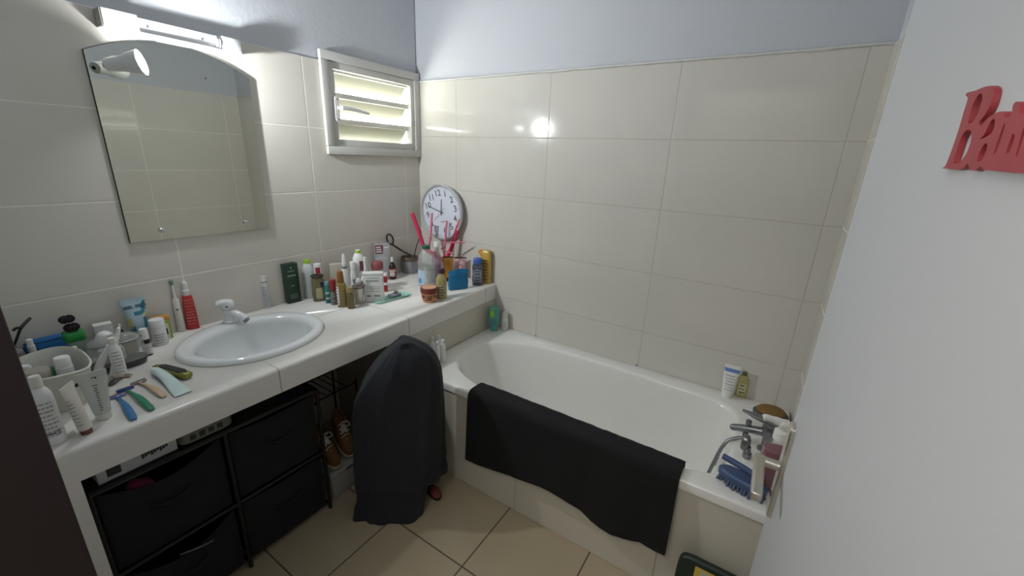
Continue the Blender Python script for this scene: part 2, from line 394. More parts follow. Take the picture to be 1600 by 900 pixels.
bm = bmesh.new()
prof = [(.001, .225, .258, 0), (.010, .2235, .2565, 0), (.016, .217, .25, 0), (.0185, .207, .241, .002), (.018, .186, .224, .008), (.0145, .175, .214, .011), (.004, .166, .204, .012)]
secs = [(CT+z, a, b, 2, BC[0]+d, BC[1]) for z, a, b, d in prof]
for k in range(1, 13):
    t = k/12; s = math.sqrt(max(0, 1-t**2.2)); secs.append((CT+.005-.155*t, max(.03, .164*s**.75), max(.03, .202*s**.75), 2, BC[0]+.012, BC[1]))
rings = loft(bm, secs, 64, (0, 1))
basin = tag(obj('wash_basin', bm, CERAM, None, 60), 'oval white ceramic basin let into the counter', 'sink')
LO('drain', [(CT-.1485, .026, .026, 2, BC[0]+.01, BC[1]), (CT-.146, .022, .022, 2, BC[0]+.01, BC[1])], CHROME, basin)

# white mixer tap on the back rim
tp = empty('basin_tap', (.096, -1.222, CT+.0192), 0, 'white single-lever mixer tap on the oval basin', 'tap')
LO('body', [(0, .027, .027), (.005, .028, .028), (.010, .0235, .0235), (.045, .0225, .0225), (.056, .0235, .0235), (.058, .02, .02)], CERAM, tp)
bm = bmesh.new(); sd_ = Vector((.90, .44, 0)); tube(bm, spline([sd_*.008+Vector((0, 0, .040)), sd_*.03+Vector((0, 0, .036)), sd_*.055+Vector((0, 0, .026)), sd_*.072+Vector((0, 0, .014))], 6), [.0185-.0002*k for k in range(19)], 18); sp_ = obj('spout', bm, CERAM, tp)
TU('aerator', [sd_*.0735+Vector((0, 0, .0125)), sd_*.0775+Vector((0, 0, .0095))], .0125, DULLMETAL, sp_, 16)
bm = bmesh.new(); loft(bm, [(.0585, .0215, .0215), (.062, .0255, .0255), (.078, .0265, .0265), (.090, .0225, .0225), (.097, .012, .012), (.098, .004, .004)], 28)
ld = Vector((-.25, -.968, 0)); lm_ = Matrix((( -.968, 0, -.25, 0), (.25, 0, -.968, 0), (0, 1, 0, .087), (0, 0, 0, 1)))
loft(bm, [(.0, .023, .012, 3), (.02, .023, .011, 3, 0, .001), (.034, .021, .009, 3, 0, -.001), (.043, .016, .005, 3, 0, -.005)], 24, M=lm_); obj('lever', bm, CERAM, tp, 50)
bm = bmesh.new(); loft(bm, [(0, .004, .004), (.0015, .0035, .0035)], 12, M=Matrix.Translation((.0225, -.0135, .074)) @ Vector((.86, -.5, 0)).to_track_quat('Z', 'Y').to_matrix().to_4x4()); obj('temperature_dot', bm, INKD, tp)

# ------------------------------------------------------------------ mirror, tube light, spot lamp
MIR = bpy.data.materials.new('mirror_glass'); MIR.use_nodes = True
b = MIR.node_tree.nodes['Principled BSDF']; b.inputs['Base Color'].default_value = (.72, .74, .69, 1); b.inputs['Metallic'].default_value = 1; b.inputs['Roughness'].default_value = .015
ym, hw = -1.2115, .2455
out = [(ym-hw, 1.141), (ym+hw, 1.139), (ym+hw, 1.758)]
for k in range(1, 24):
    t = k/24; y = hw-2*hw*t; out.append((ym+y, 1.759+.070*(1-(y/hw)**2)))
out.append((ym-hw, 1.760))
bm = bmesh.new(); prism(bm, out, .004, .011, lambda u, v, t: (t, u, v))
mir = tag(obj('wall_mirror', bm, MIR, None, 20), 'arched frameless mirror on tiled wall above the basin', 'mirror')
o2 = [(ym+(y-ym)*1.006, 1.45+(z-1.45)*1.005) for y, z in out]
bm = bmesh.new(); prism(bm, o2, .0015, .0038, lambda u, v, t: (t, u, v)); obj('backing', bm, mat('dark_mirror_edge', '#4a4c47', .6), mir, 20)
for yy in (-1.362, -1.066):
    bm = bmesh.new(); loft(bm, [(0, .0085, .0085), (.005, .0085, .0085), (.009, .005, .005), (.0098, .002, .002)], 20, M=Matrix.Translation((.0112, yy, 1.177)) @ Matrix.Rotation(PI/2, 4, 'Y')); obj('screw_cap', bm, CHROME, mir)
bm = bmesh.new(); loft(bm, [(0, .0035, .0035), (.0004, .0035, .0035)], 14, M=Matrix.Translation((.0111, -1.126, 1.732)) @ Matrix.Rotation(PI/2, 4, 'Y')); obj('drilled_hole', bm, BLACK, mir)

FX = mat('white_enamel_metal', '#e4e5e6', .35, var=.015)
bm = bmesh.new(); box(bm, (.0015, -1.405, 1.836), (.034, -1.0, 1.884), .003)
tf = tag(obj('tube_light', bm, FX), 'long white tube light without its tube above the mirror', 'light')
BX('base_lip', (.0345, -1.405, 1.833), (.052, -.998, 1.8375), FX, tf)
BX('end_cover', (.0345, -1.405, 1.838), (.055, -1.315, 1.886), FX, tf, .002)
BX('end_cover', (.0345, -1.066, 1.838), (.055, -1.0, 1.884), FX, tf, .002)
BX('end_plate', (.0015, -1.4085, 1.834), (.052, -1.4055, 1.884), mat('grey_end_plate', '#9a958c', .5), tf)
for yy in (-1.072, -1.080):
    bm = bmesh.new(); loft(bm, [(0, .016, .020), (.004, .016, .02)], 24, M=Matrix.Translation((.0415, yy-.004, 1.861)) @ Matrix.Rotation(-PI/2, 4, 'X')); obj('tube_socket', bm, FX, tf)
for yy in (-1.285, -1.125):
    bm = bmesh.new(); loft(bm, [(0, .005, .0035), (.002, .005, .0035)], 12, M=Matrix.Translation((.0342, yy, 1.862)) @ Matrix.Rotation(PI/2, 4, 'Y')); obj('mounting_slot', bm, mat('slot_grey', '#55565a', .6), tf)

LA, LB = on(163, 102, 'x', .062), on(226, 97, 'x', .125)
ax = (LB-LA).normalized(); Q = ax.to_track_quat('Z', 'Y').to_matrix().to_4x4(); LM = Matrix.Translation(LA) @ Q
SHADE = mat('lamp_shade_white', '#d9d9d7', .4, var=.02)
spn = empty('spot_lamp', (.0115, -1.405, 1.725), 0, 'small white spot lamp switched on in front of the mirror', 'lamp')
inv = Matrix.Translation(-Vector((.0115, -1.405, 1.725)))
def LL(name, secs, m, M, caps=(1, 1), par=spn):
    bm = bmesh.new(); loft(bm, secs, 32, caps, inv @ M); return obj(name, bm, m, par, 40)
LL('wall_rose', [(0, .014, .014), (.008, .013, .013)], SHADE, Matrix.Translation((.0118, -1.405, 1.725)) @ Matrix.Rotation(PI/2, 4, 'Y'))
TU('arm', [Vector(p)+inv.to_translation() for p in ((.019, -1.405, 1.725), (.045, -1.405, 1.724))], .006, SHADE, spn)
LL('shade', [(0, .010, .010), (.004, .017, .017), (.04, .0215, .0215), (.052, .024, .024), (.07, .031, .031), (.1, .0375, .0375), (.1005, .0355, .0355), (.07, .029, .029), (.05, .02, .02)], SHADE, LM)
LL('tail_hole', [(-.0012, .006, .006), (.0, .006, .006)], BLACK, LM)
bm = bmesh.new(); sphere_bm(bm, (0, 0, .083), .0215, 20, 12); bmesh.ops.transform(bm, matrix=inv @ LM, verts=bm.verts[:])
obj('bulb', bm, mat('lit_bulb', (1, .97, .93, 1), .4, var=0, emit=60), spn, 60)

# ------------------------------------------------------------------ bathtub
X0, X1, Y0, Y1 = .6125, W-.002, -.706, -.002
mx_, my_ = (X0+X1)/2, (Y0+Y1)/2; hx, hy = (X1-X0)/2, (Y1-Y0)/2
bm = bmesh.new()
secs = [(.468, hx-.004, hy-.004, 60, mx_, my_), (.470, hx, hy, 60, mx_, my_), (.497, hx, hy, 60, mx_, my_), (.503, hx-.003, hy-.003, 50, mx_, my_), (RIM, hx-.008, hy-.008, 40, mx_, my_)]
def rg(z, xa, xb, ya, yb, n): return (z, (xb-xa)/2, (yb-ya)/2, n, (xa+xb)/2, (ya+yb)/2)
secs += [rg(RIM, .700, 1.985, -.662, -.070, 6), rg(.501, .713, 1.974, -.651, -.081, 6), rg(.488, .722, 1.966, -.642, -.089, 6), rg(.44, .742, 1.955, -.634, -.097, 5.6), rg(.35, .79, 1.94, -.62, -.110, 5),
         rg(.25, .855, 1.925, -.602, -.125, 4), rg(.17, .92, 1.90, -.58, -.145, 3.8), rg(.13, .98, 1.865, -.55, -.17, 3.6), rg(.113, 1.05, 1.80, -.50, -.21, 3.2), rg(.108, 1.2, 1.65, -.42, -.29, 2.5)]
rings = loft(bm, secs, 160, (0, 1))
for sec, ring in zip(secs[5:], rings[5:]):                   # the head end is rounder than the tap end
    z, rx, ry, n, cx, cy = sec
    for i, v in enumerate(ring):
        c, s_ = math.cos(2*PI*i/160), math.sin(2*PI*i/160)
        if c < 0: v.co.x = cx+rx*spow(c, 2/3.0); v.co.y = cy+ry*spow(s_, 2/3.0)
bath = tag(obj('bathtub', bm, ENAMEL, None, 50), 'white enamel bathtub along the back tiled wall', 'bathtub')
BX('tiled_panel', (.6125, -.699, .0015), (W-.002, -.66, .466), TM_P, bath)
bm = bmesh.new(); loft(bm, [(0, .033, .033), (.006, .033, .033), (.01, .025, .025)], 24, M=Matrix.Translation((1.938, -.365, .40)) @ Matrix.Rotation(-PI/2+.12, 4, 'Y')); obj('overflow_cover', bm, CHROME, bath)
LO('waste', [(.1085, .028, .028, 2, 1.62, -.355), (.111, .024, .024, 2, 1.62, -.355)], CHROME, bath)
for sx_ in (.905, 1.495):
    bm = bmesh.new(); sphere_bm(bm, (sx_, -.009, RIM+.004), .0035, 8, 6); obj('rim_stain', bm, BLACK, bath)

# ================================================================== THINGS, BATH SIDE
def yawmat(loc, ang): return Matrix.Translation(loc) @ Matrix.Rotation(ang, 4, 'Z')
def cyl_cap(name, z0, z1, r, m, E, r2=None, ridge=0, cx=0, cy=0):
    r2 = r if r2 is None else r2
    return LO(name, [(z0, r, r, 2, cx, cy), (z0+(z1-z0)*.85, r2, r2, 2, cx, cy), (z1, r2*.88, r2*.88, 2, cx, cy)], m, E, 24)
def bottle_secs(h, r, ry=None, neck=.3, sh=.72, n=2.4, base=.94):
    ry = r if ry is None else ry
    return [(0, r*base*.94, ry*base*.94, n), (h*.015, r*base, ry*base, n), (h*.06, r, ry, n), (h*sh, r, ry, n), (h*(sh+.1), r*.93, ry*.93, n), (h*(sh+.17), r*.72, ry*.74, 2.2), (h*(sh+.22), r*neck*1.15, r*neck*1.15), (h*(sh+.28), r*neck, r*neck)]
def tube_secs(h, r, wtop, z0=0, capr=None):
    """squeeze tube standing on its cap: round at the bottom, flat crimp at the top"""
    return [(z0, r*.96, r*.96), (z0+.004, r, r), (z0+h*.3, r*1.02+(wtop-r)*.22, r*.88), (z0+h*.6, r+(wtop-r)*.6, r*.55), (z0+h*.86, r+(wtop-r)*.92, r*.16, 2.5), (z0+h*.9, wtop, .0016, 6), (z0+h, wtop, .0014, 6)]

# black bath mat folded over the rim
MAT = mat('black_terry', '#090a0b', .95, var=.25, scale=60, bump=.8, bscale=420)
prof = [(-.6100, .476), (-.6120, .489), (-.6190, .501), (-.634, .5075), (-.665, .5085), (-.688, .5088), (-.702, .5080), (-.7095, .502), (-.7105, .49), (-.712, .45), (-.713, .38), (-.714, .31), (-.715, .25), (-.716, .20)]
bm = bmesh.new(); nx = 70; xa, xb = .973, 1.846; grid = []
for i in range(nx+1):
    t = i/nx; x = xa+(xb-xa)*t; row = []
    wav = .012*math.sin(t*9.5+.4)+.010*math.sin(t*17+1)*t
    bot = .196+.026*t+.022*math.sin(t*7.2-1.6)+.008*math.sin(t*15)
    for k, (y, z) in enumerate(prof):
        d = max(0, (.49-z)/.29) if k > 8 else 0
        zz = z if k <= 8 else .49-(.49-bot)*(.498-z)/(.498-.20)
        yy = y-(abs(wav)+.004)*d
        nn = .0015*noise.noise((x*40, z*40, k*.3))
        row.append(Vector((x+.006*d*math.sin(3+t*4), yy+nn, zz+nn)))
    grid.append(row)
def thick(bm, grid, th, flip=1):
    n, m = len(grid), len(grid[0]); A, Bv = [], []
    for i in range(n):
        ra, rb = [], []
        for k in range(m):
            tu = grid[min(i+1, n-1)][k]-grid[max(i-1, 0)][k]; tv = grid[i][min(k+1, m-1)]-grid[i][max(k-1, 0)]
            nrm = tu.cross(tv).normalized()*flip
            ra.append(bm.verts.new(grid[i][k])); rb.append(bm.verts.new(grid[i][k]+nrm*th))
        A.append(ra); Bv.append(rb)
    for i in range(n-1):
        for k in range(m-1):
            bm.faces.new((A[i][k], A[i+1][k], A[i+1][k+1], A[i][k+1])); bm.faces.new((Bv[i][k], Bv[i][k+1], Bv[i+1][k+1], Bv[i+1][k]))
    for i in range(n-1):
        for k in (0, m-1): bm.faces.new((A[i][k], A[i+1][k], Bv[i+1][k], Bv[i][k]))
    for k in range(m-1):
        for i in (0, n-1): bm.faces.new((A[i][k], A[i][k+1], Bv[i][k+1], Bv[i][k]))
thick(bm, grid, .013, -1)
tag(obj('bath_mat', bm, MAT, None, 60), 'black bath mat folded over the front rim of the bathtub', 'bath mat')

# teal shower gel and white deodorant in the back corner
E, h, r = at('shower_gel_bottle', 'green shower gel bottle with lime cap at left back bathtub corner', 'bottle', 771, 519, 479, 17, RIM)
TEAL = mat('teal_gel', '#66ada4', .15, alpha=.85, var=.1)
s_ = [(h*.22, r*.8, r*.5), (h*.26, r, r*.62, 3), (h*.6, r, r*.62, 3), (h*.9, r*.95, r*.6, 3), (h*.98, r*.8, r*.5, 3), (h, r*.6, r*.4, 3)]
LO('body', s_, TEAL, E); LO('cap', [(0, r*.62, r*.5, 3), (h*.2, r*.7, r*.52, 3), (h*.22, r*.6, r*.45, 3)], mat('teal_cap', '#5a9f97', .3), E)
label(E, s_, -.7, .6, h*.58, h*.95, None, mat('lime_leaf', '#8fcf3c', .4), 0, [(mat('lime_leaf', '#8fcf3c', .4), .1, .55, .1, 1)], 'leaf_print')
label(E, s_, -.7, .7, h*.28, h*.55, None, INKD, 4, name='print', seed=3)
E, h, r = at('deodorant_bottle', 'small white roll-on beside the green gel on the bathtub corner', 'bottle', 788, 516, 487, 11.5, RIM)
s_ = [(0, r*.85, r*.85), (h*.05, r, r), (h*.5, r, r), (h*.62, r*.85, r*.85), (h*.7, r*.86, r*.86)]
LO('body', s_, WHITE, E); LO('cap', [(h*.7, r*.8, r*.8), (h*.72, r*.9, r*.9), (h*.9, r*.85, r*.85), (h, r*.4, r*.4)], CREAMW, E)
label(E, s_, -.8, .8, h*.1, h*.5, None, INK, 4, name='print', seed=4)
# four little white bottles on the left ledge
for i, (bx, by, ty, lab) in enumerate(((675, 575, 527, 'small white bottle with frosted cap, leftmost of four by the dark towel'), (684, 566, 522, 'small white bottle, rearmost of the four on the bathtub ledge by the towel'),
        (684, 579, 533, 'small white bottle in front of three others on the bathtub ledge'), (692, 572, 529, 'small white bottle, rightmost of four on the bathtub ledge by the towel'))):
    loc = [(.630, -.573), (.637, -.537), (.680, -.592), (.689, -.563)][i]
    E = empty('toiletry_bottle', (*loc, RIM+.0006), .6, lab, 'bottle', 'little white bottles on the bathtub ledge')
    h, r = .120-.003*(i == 2), .0125
    LO('body', bottle_secs(h, r, neck=.55, sh=.62), WHITE, E, 20); cyl_cap('cap', h*.80, h, r*.62, mat('frosted_cap', '#d5d9da', .25, var=.02), E)

# white cream tube and yellow bottle at the right back
E, h, r = at('cream_tube', 'white cream tube with blue band on the bathtub edge at right', 'tube', 1134, 623, 571, 21, RIM)
s_ = tube_secs(h*.84, r*.92, r*1.25, h*.16)
LO('body', s_, WHITE, E); cyl_cap('cap', 0, h*.16, r*.86, WHITE, E)
BLUEB = mat('blue_band', '#5f86bd', .45)
bm = bmesh.new(); patch(bm, s_, -1.2, 1.2, h*.80, h*.90, .0008, 0); obj('blue_band', bm, BLUEB, E, smooth=60)
label(E, s_, -.9, .9, h*.24, h*.74, None, INK, 6, name='print', seed=9)
E, h, r = at('oil_bottle', 'pale yellow bottle behind the white cream tube on bathtub edge', 'bottle', 1153, 621, 583, 18, RIM, depth=1)
E.location.x += .006
YEL = mat('pale_yellow_oil', '#c9c181', .15, alpha=.8, var=.08)
s_ = bottle_secs(h*1.0, r, r*.7, .4, .66); LO('body', s_, YEL, E); cyl_cap('cap', h*.9, h*1.06, r*.42, mat('olive_cap', '#56663a', .4), E)
label(E, s_, -.6, .7, h*.15, h*.6, mat('cream_label', '#d8d2a6', .5), INKD, 3, seed=2)

# brown round scrub pad in the far corner
P = on(1203, 657, 'z', RIM)
E = empty('scrub_pad', (2.082, -.128, RIM+.0006), .2, 'round brown scrubbing pad in the far right bathtub corner', 'scrubber')
LO('base', [(0, .05, .036, 2.2), (.012, .062, .045, 2.2), (.026, .064, .046, 2.2), (.03, .058, .042, 2.2)], mat('dark_pad_base', '#55514a', .6), E)
LO('pad', [(.0295, .054, .039), (.036, .056, .040), (.046, .046, .033), (.05, .03, .02)], mat('brown_pumice', '#7f6236', .9, var=.25, scale=80, bump=.8, bscale=300), E)

# bath mixer
E = empty('bath_mixer', (2.075, -.368, RIM+.0006), 0, 'grey metal bath mixer with lever at the right bathtub end', 'tap')
LO('base', [(0, .026, .026), (.004, .026, .026), (.009, .019, .019)], DULLMETAL, E)
LO('body', [(.006, .016, .016), (.05, .016, .016), (.062, .022, .022), (.075, .026, .026), (.1, .026, .026), (.11, .022, .022), (.114, .012, .012)], DULLMETAL, E)
bm = bmesh.new(); tube(bm, spline([(-.01, 0, .072), (-.05, 0, .066), (-.085, 0, .058), (-.112, 0, .05)], 5), [.0165-.0003*i for i in range(16)], 14); sphere_bm(bm, (-.112, 0, .05), .0125, 12, 8); sp2 = obj('spout', bm, DULLMETAL, E)
LO('diverter', [(.066, .005, .005, 2, -.068, 0), (.082, .005, .005, 2, -.068, 0), (.083, .010, .010, 2, -.068, 0), (.096, .010, .010, 2, -.068, 0), (.1, .005, .005, 2, -.068, 0)], DULLMETAL, sp2, 16)
LO('hose_outlet', [(.022, .007, .007, 2, -.07, 0), (.03, .009, .009, 2, -.07, 0), (.048, .01, .01, 2, -.07, 0)], DULLMETAL, sp2, 16)
bm = bmesh.new(); loft(bm, [(0, .017, .012, 3), (.03, .018, .009, 3), (.07, .014, .006, 3), (.105, .007, .003, 3)], 20, M=Matrix.Translation((.008, 0, .112)) @ Matrix.Rotation(-PI/2+.18, 4, 'Y') @ Matrix.Rotation(PI/2, 4, 'Z')); obj('lever', bm, DULLMETAL, E)
LO('side_inlet', [(0, .012, .012), (.028, .012, .012), (.03, .018, .018), (.036, .018, .018)], DULLMETAL, E, M=Matrix.Translation((.022, -.004, .085)) @ Matrix.Rotation(PI/2, 4, 'Y'))
# shower hose and hand shower
hs = [(2.0045, -.3685, RIM+.0215), (1.985, -.372, .519), (1.958, -.382, .502), (1.94, -.395, .465), (1.927, -.415, .41), (1.912, -.435, .34), (1.89, -.455, .27)]
tag(TU('shower_hose', spline(hs, 8), [.0062+.0006*(i % 2) for i in range(49)], DULLMETAL, None, 10), 'grey metal shower hose hanging from the mixer into the bathtub', 'hose')
E = empty('hand_shower', (2.022, -.455, RIM+.0008), -.25, 'grey hand shower standing beside the mixer and red soap bottle', 'shower head')
bm = bmesh.new(); loft(bm, [(0, .013, .013), (.004, .014, .014), (.02, .014, .014)], 18); obj('rest', bm, DULLMETAL, E)
TU('grip', [(0, 0, .018), (-.004, 0, .03), (-.008, 0, .04)], [.011, .012, .015], DULLMETAL, E, 14)
bm = bmesh.new(); loft(bm, [(-.012, .012, .016, 2.3), (-.004, .021, .030, 2.3), (.006, .022, .031, 2.3), (.011, .019, .028, 2.3)], 28, M=Matrix.Translation((-.012, 0, .055)) @ Matrix.Rotation(-PI/2, 4, 'Y') @ Matrix.Rotation(PI/2, 4, 'Z')); hd_ = obj('head', bm, DULLMETAL, E)
bm = bmesh.new(); loft(bm, [(.0112, .014, .022, 2.3), (.0125, .013, .021, 2.3)], 24, M=Matrix.Translation((-.012, 0, .055)) @ Matrix.Rotation(-PI/2, 4, 'Y') @ Matrix.Rotation(PI/2, 4, 'Z')); obj('spray_face', bm, mat('pale_grey_face', '#b7b9b8', .4), hd_)

# red liquid soap with white pump
E = empty('soap_dispenser', (2.088, -.575, RIM+.0006), .35, 'clear soap bottle of crimson liquid with white pump by door handle', 'bottle')
s_ = [(0, .026, .022, 3), (.004, .029, .025, 3), (.05, .034, .027, 3), (.09, .034, .027, 2.8), (.115, .03, .025, 2.4), (.128, .018, .017), (.134, .014, .014)]
LO('liquid', [(.003, .026, .022, 3), (.006, .0275, .0235, 3), (.05, .0325, .0255, 3), (.09, .0325, .0255, 2.8), (.104, .0305, .024, 2.6)], mat('crimson_soap', '#6e1230', .12, var=.1, coat=.6), E)
LO('bottle', s_, mat('thin_clear_plastic', '#e6e6e6', .08, alpha=.10, var=.01), E)
LO('collar', [(.130, .017, .017), (.134, .0178, .0178), (.152, .0172, .0172), (.154, .013, .013)], WHITE, E)
bm = bmesh.new(); tube(bm, [(0, 0, .152), (0, 0, .166)], .006, 10); loft(bm, [(.164, .014, .012, 3), (.172, .016, .013, 3), (.178, .012, .009, 3)], 18)
tube(bm, spline([(0, 0, .172), (-.022, 0, .176), (-.045, .0, .18), (-.052, 0, .178)], 4), [.009]*5+[.0075]*8, 10); obj('pump_head', bm, WHITE, E)
E.scale = (1.15, 1.15, 1.4)

# blue scrubbing brush
E = empty('scrub_brush', (2.016, -.634, RIM+.0006), -.28, 'blue scrubbing brush with arched handle on the bathtub front edge', 'brush')
BL = mat('dusty_blue_plastic', '#3a4e74', .45, var=.05); BLD = mat('grey_blue_bristle', '#55627a', .9, var=.3, scale=150)
LO('brush_back', [(.024, .076, .029, 2.6), (.027, .08, .032, 2.6), (.044, .08, .032, 2.6), (.051, .070, .026, 2.6)], BL, E)
bm = bmesh.new(); rnd = random.Random(3)
for i in range(13):
    for j in range(5):
        x, y = (i-6)*.0112, (j-2)*.0115
        if (x/.074)**2+(y/.028)**2 > 1: continue
        dx, dy = rnd.uniform(-.003, .003)+x*.08, rnd.uniform(-.003, .003)+y*.2
        loft(bm, [(.0002, .0052, .0052, 2, x+dx, y+dy), (.0245, .0048, .0048, 2, x, y)], 6)
tag(obj('bristles', bm, BLD, E, 30), kind='stuff')
TU('handle', spline([(.055, 0, .046), (.05, 0, .068), (.02, 0, .078), (-.03, 0, .083), (-.075, 0, .085)], 6), [.0085]*6+[.0105]*19, BL, E, 12)

E.scale = (.90, .90, .95)
# dark green scale leaning on the bath front
E = empty('bathroom_scale', (2.02, -.795, .0015), 0, 'dark green bathroom scale leaning against the bathtub front', 'scale', rot=(-.20, 0, 0))
GRN = mat('dark_green_scale', '#17281f', .5, var=.1)
bm = bmesh.new(); loft(bm, [(0, .123, .136, 9), (.004, .127, .14, 9), (.022, .127, .14, 9), (.027, .122, .135, 9)], 48, M=Matrix.Translation((0, .0, .1405)) @ Matrix.Rotation(PI/2, 4, 'X')); obj('platform', bm, GRN, E)
bm = bmesh.new(); box(bm, (-.075, -.0300, .05), (.062, -.0272, .262), .001); obj('yellow_panel', bm, mat('yellow_panel', '#b59a3c', .5), E)
bm = bmesh.new(); box(bm, (-.058, -.0312, .058), (.056, -.0302, .257), 0); cardo = obj('card', bm, mat('sage_card', '#a9ab93', .6, var=.1, scale=40), E)
bm = bmesh.new()
for i in range(5): box(bm, (-.04, -.0316, .19-i*.022), (.04-.012*(i % 3), -.0313, .194-i*.022))
obj('print', bm, INK, cardo, None)

# dark towel hung in a heap between counter and bath
TOW = mat('charcoal_towel', '#22242a', .97, var=.25, scale=60, bump=1.0, bscale=350, sheen=.06)
bm = bmesh.new(); NS = 120; cx, cyy = .776, -.932
zs = [.0, .012, .03, .055, .08, .10, .115, .135, .17, .22, .28, .34, .40, .46, .52, .57, .61, .64, .665, .69, .71, .722, .732, .738]
view = Vector((CAM.x-cx, CAM.y-cyy, 0)).normalized(); side = Vector((-view.y, view.x, 0))
rings = []
for k, z in enumerate(zs):
    ring = []; t = z/.738
    for i in range(NS):
        a = 2*PI*i/NS; c, s = math.cos(a), math.sin(a)      # c towards the bath, s towards the doorway
        ca, sa = spow(c, .8), spow(s, .8)
        ra = .176+.006*(1-t); rb = .098; mid = 0; f = 1
        if z > .50:                                          # shoulders: right one full, left one sloping
            q = (z-.50)/.24; f = math.sqrt(max(.003, 1-q**3.0)); lf = max(0, 1-q**1.25)
            hl = ra*(.22+.78*lf)*(1-q**6)**.5; hr = ra*(1-.22*q**2)*max(.05, 1-q**4)**.5
            ra = hl if c < 0 else hr
            rb *= max(.25, 1-q**4)**.6
        fold = .075*math.sin(5*a+.7)+.055*math.sin(9*a+2.1+t*1.2)+.03*math.sin(15*a-1.0+t)
        rr = 1+fold*(.22+.9*(1-t)**.7)*min(1, f*1.4)+.03*noise.noise((c*2.5, s*2.5, z*6))
        sx = .030*max(0, (z-.5)/.24)**1.5; sy_ = 0
        if z <= .115 and s > 0:
            fl = 1-z/.115; sy_ = .035*math.sin(fl*PI/2)*s; sx = -.03*fl*s
            if .07 < z < .12: rr *= .97
        lift = 0
        if z < .34:
            lift = .13*max(0, min(1, (c-.50)/.2))*(1-z/.34)
            if s < -.3: lift += .05*(1-z/.34)
        dz = .007*noise.noise((c*3+5, s*3, z*5)) if z > .5 else 0
        p = Vector((cx, cyy, 0))+side*(ra*ca*rr+sx)+view*(rb*sa*rr+sy_)
        ring.append(bm.verts.new((p.x, p.y, max(.0012, z*1.06+lift+dz+.0012))))
    rings.append(ring)
for A_, B_ in zip(rings, rings[1:]):
    for i in range(NS): bm.faces.new((A_[i], A_[(i+1) % NS], B_[(i+1) % NS], B_[i]))
bm.faces.new(rings[-1]); bm.faces.new(rings[0][::-1])
tag(obj('bath_towel', bm, TOW, None, 80), 'charcoal bath towel hanging in folds between counter and bathtub', 'towel')
# red and black slipper behind the towel
P = on(672, 786, 'z', 0)
E = empty('slipper', (P.x-.030, P.y+.050, .001), 1.3, 'red slipper with black sole on the floor behind the towel', 'slipper')
E.scale = (.75, .75, .8)
LO('sole', [(0, .03, .075, 2.3), (.012, .033, .08, 2.3), (.016, .031, .078, 2.3)], BLACK, E)
LO('upper', [(.0165, .030, .05, 2.2, 0, -.024), (.03, .029, .046, 2.2, 0, -.022), (.042, .022, .034, 2.2, 0, -.016), (.048, .01, .018, 2, 0, -.012)], mat('brick_red_fabric', '#6e332a', .8, var=.15), E)

# ------------------------------------------------------------------ under the counter: rack with fabric drawers
FAB = mat('charcoal_fabric', '#18181b', .95, var=.15, scale=120, bump=.5, bscale=600)
RK = empty('storage_rack', (.36, -1.485, .0), 0, 'black metal rack with four dark fabric drawers under the counter', 'storage rack')
FRB = mat('black_tube_frame', '#101012', .4)
bm = bmesh.new()
fx0, fx1, fy0, fy1, fzt = .15, .556, -1.802, -1.150, .585
def loc(p): return (p[0]-.36, p[1]+1.485, p[2])
for x in (fx0, fx1):
    for y in (fy0, -1.478, fy1): tube(bm, [loc((x, y, .001)), loc((x, y, fzt))], .0075, 10)
    for z in (.295 if x else .3, fzt): tube(bm, [loc((x, fy0, z)), loc((x, fy1, z))], .006, 8)
for y in (fy0, -1.478, fy1):
    for z in (.02, .295, fzt): tube(bm, [loc((fx0, y, z)), loc((fx1, y, z))], .006, 8)
obj('frame', bm, FRB, RK)
BX('top_board', loc((fx0, fy0, fzt+.0065)), loc((fx1+.006, fy1, fzt+.012)), FRB, RK, .001)
def drawer(y0, y1, z0, z1, sag, bulge, lab=None):
    bm = bmesh.new(); n = 24; x1 = fx1-.012; xb = fx0+.02
    fr = []
    for j in range(7):
        row = []
        for i in range(n+1):
            t = i/n; s = math.sin(PI*t)
            zt = z1-sag*s; z = z0+(zt-z0)*j/6
            row.append(Vector(loc((x1+bulge*s*math.sin(PI*(j/6)*.85+.2)+.002*noise.noise((t*5, j, y0*9)), y0+(y1-y0)*t, z))))
        fr.append(row)
    thick(bm, fr, .004, -1)
    for y in (y0, y1): box(bm, loc((xb, y-.002, z0)), loc((x1, y+.002, z1)))
    box(bm, loc((xb-.002, y0, z0)), loc((xb+.002, y1, z1))); box(bm, loc((xb, y0, z0)), loc((x1, y1, z0+.004)))
    d = obj('drawer', bm, FAB, RK, 40)
    ym_ = (y0+y1)/2; zz = z0+(z1-z0)*.62
    TU('pull_tab', spline([loc((x1+bulge+.004, ym_-.05, zz)), loc((x1+bulge+.014, ym_-.02, zz-.012)), loc((x1+bulge+.014, ym_+.02, zz-.012)), loc((x1+bulge+.004, ym_+.05, zz))], 5), .006, FAB, d, 8)
    return d
drawer(-1.790, -1.492, .305, .572, .045, .016)
dl = drawer(-1.790, -1.492, .025, .275, .055, .014)
drawer(-1.464, -1.164, .305, .572, .012, .006)
drawer(-1.464, -1.164, .025, .278, .008, .006)
P = on(280, 868, 'x', .56)
TU('zip', [loc((fx1+.004, -1.66, .243)), loc((fx1+.008, -1.60, .225)), loc((fx1+.008, -1.57, .222))], .003, DULLMETAL, dl, 6)
RT_ = fzt+.0135
bm = bmesh.new(); box(bm, (-.12, -.09, 0), (.12, .09, .058), .002)
E = empty('printed_box', (.425, -1.69, RT_), .02, 'long white printed box lying on top of the black rack', 'box')
obj('carton', bm, mat('dull_white_card', '#b9bcc0', .6, var=.04), E)
bm = bmesh.new()
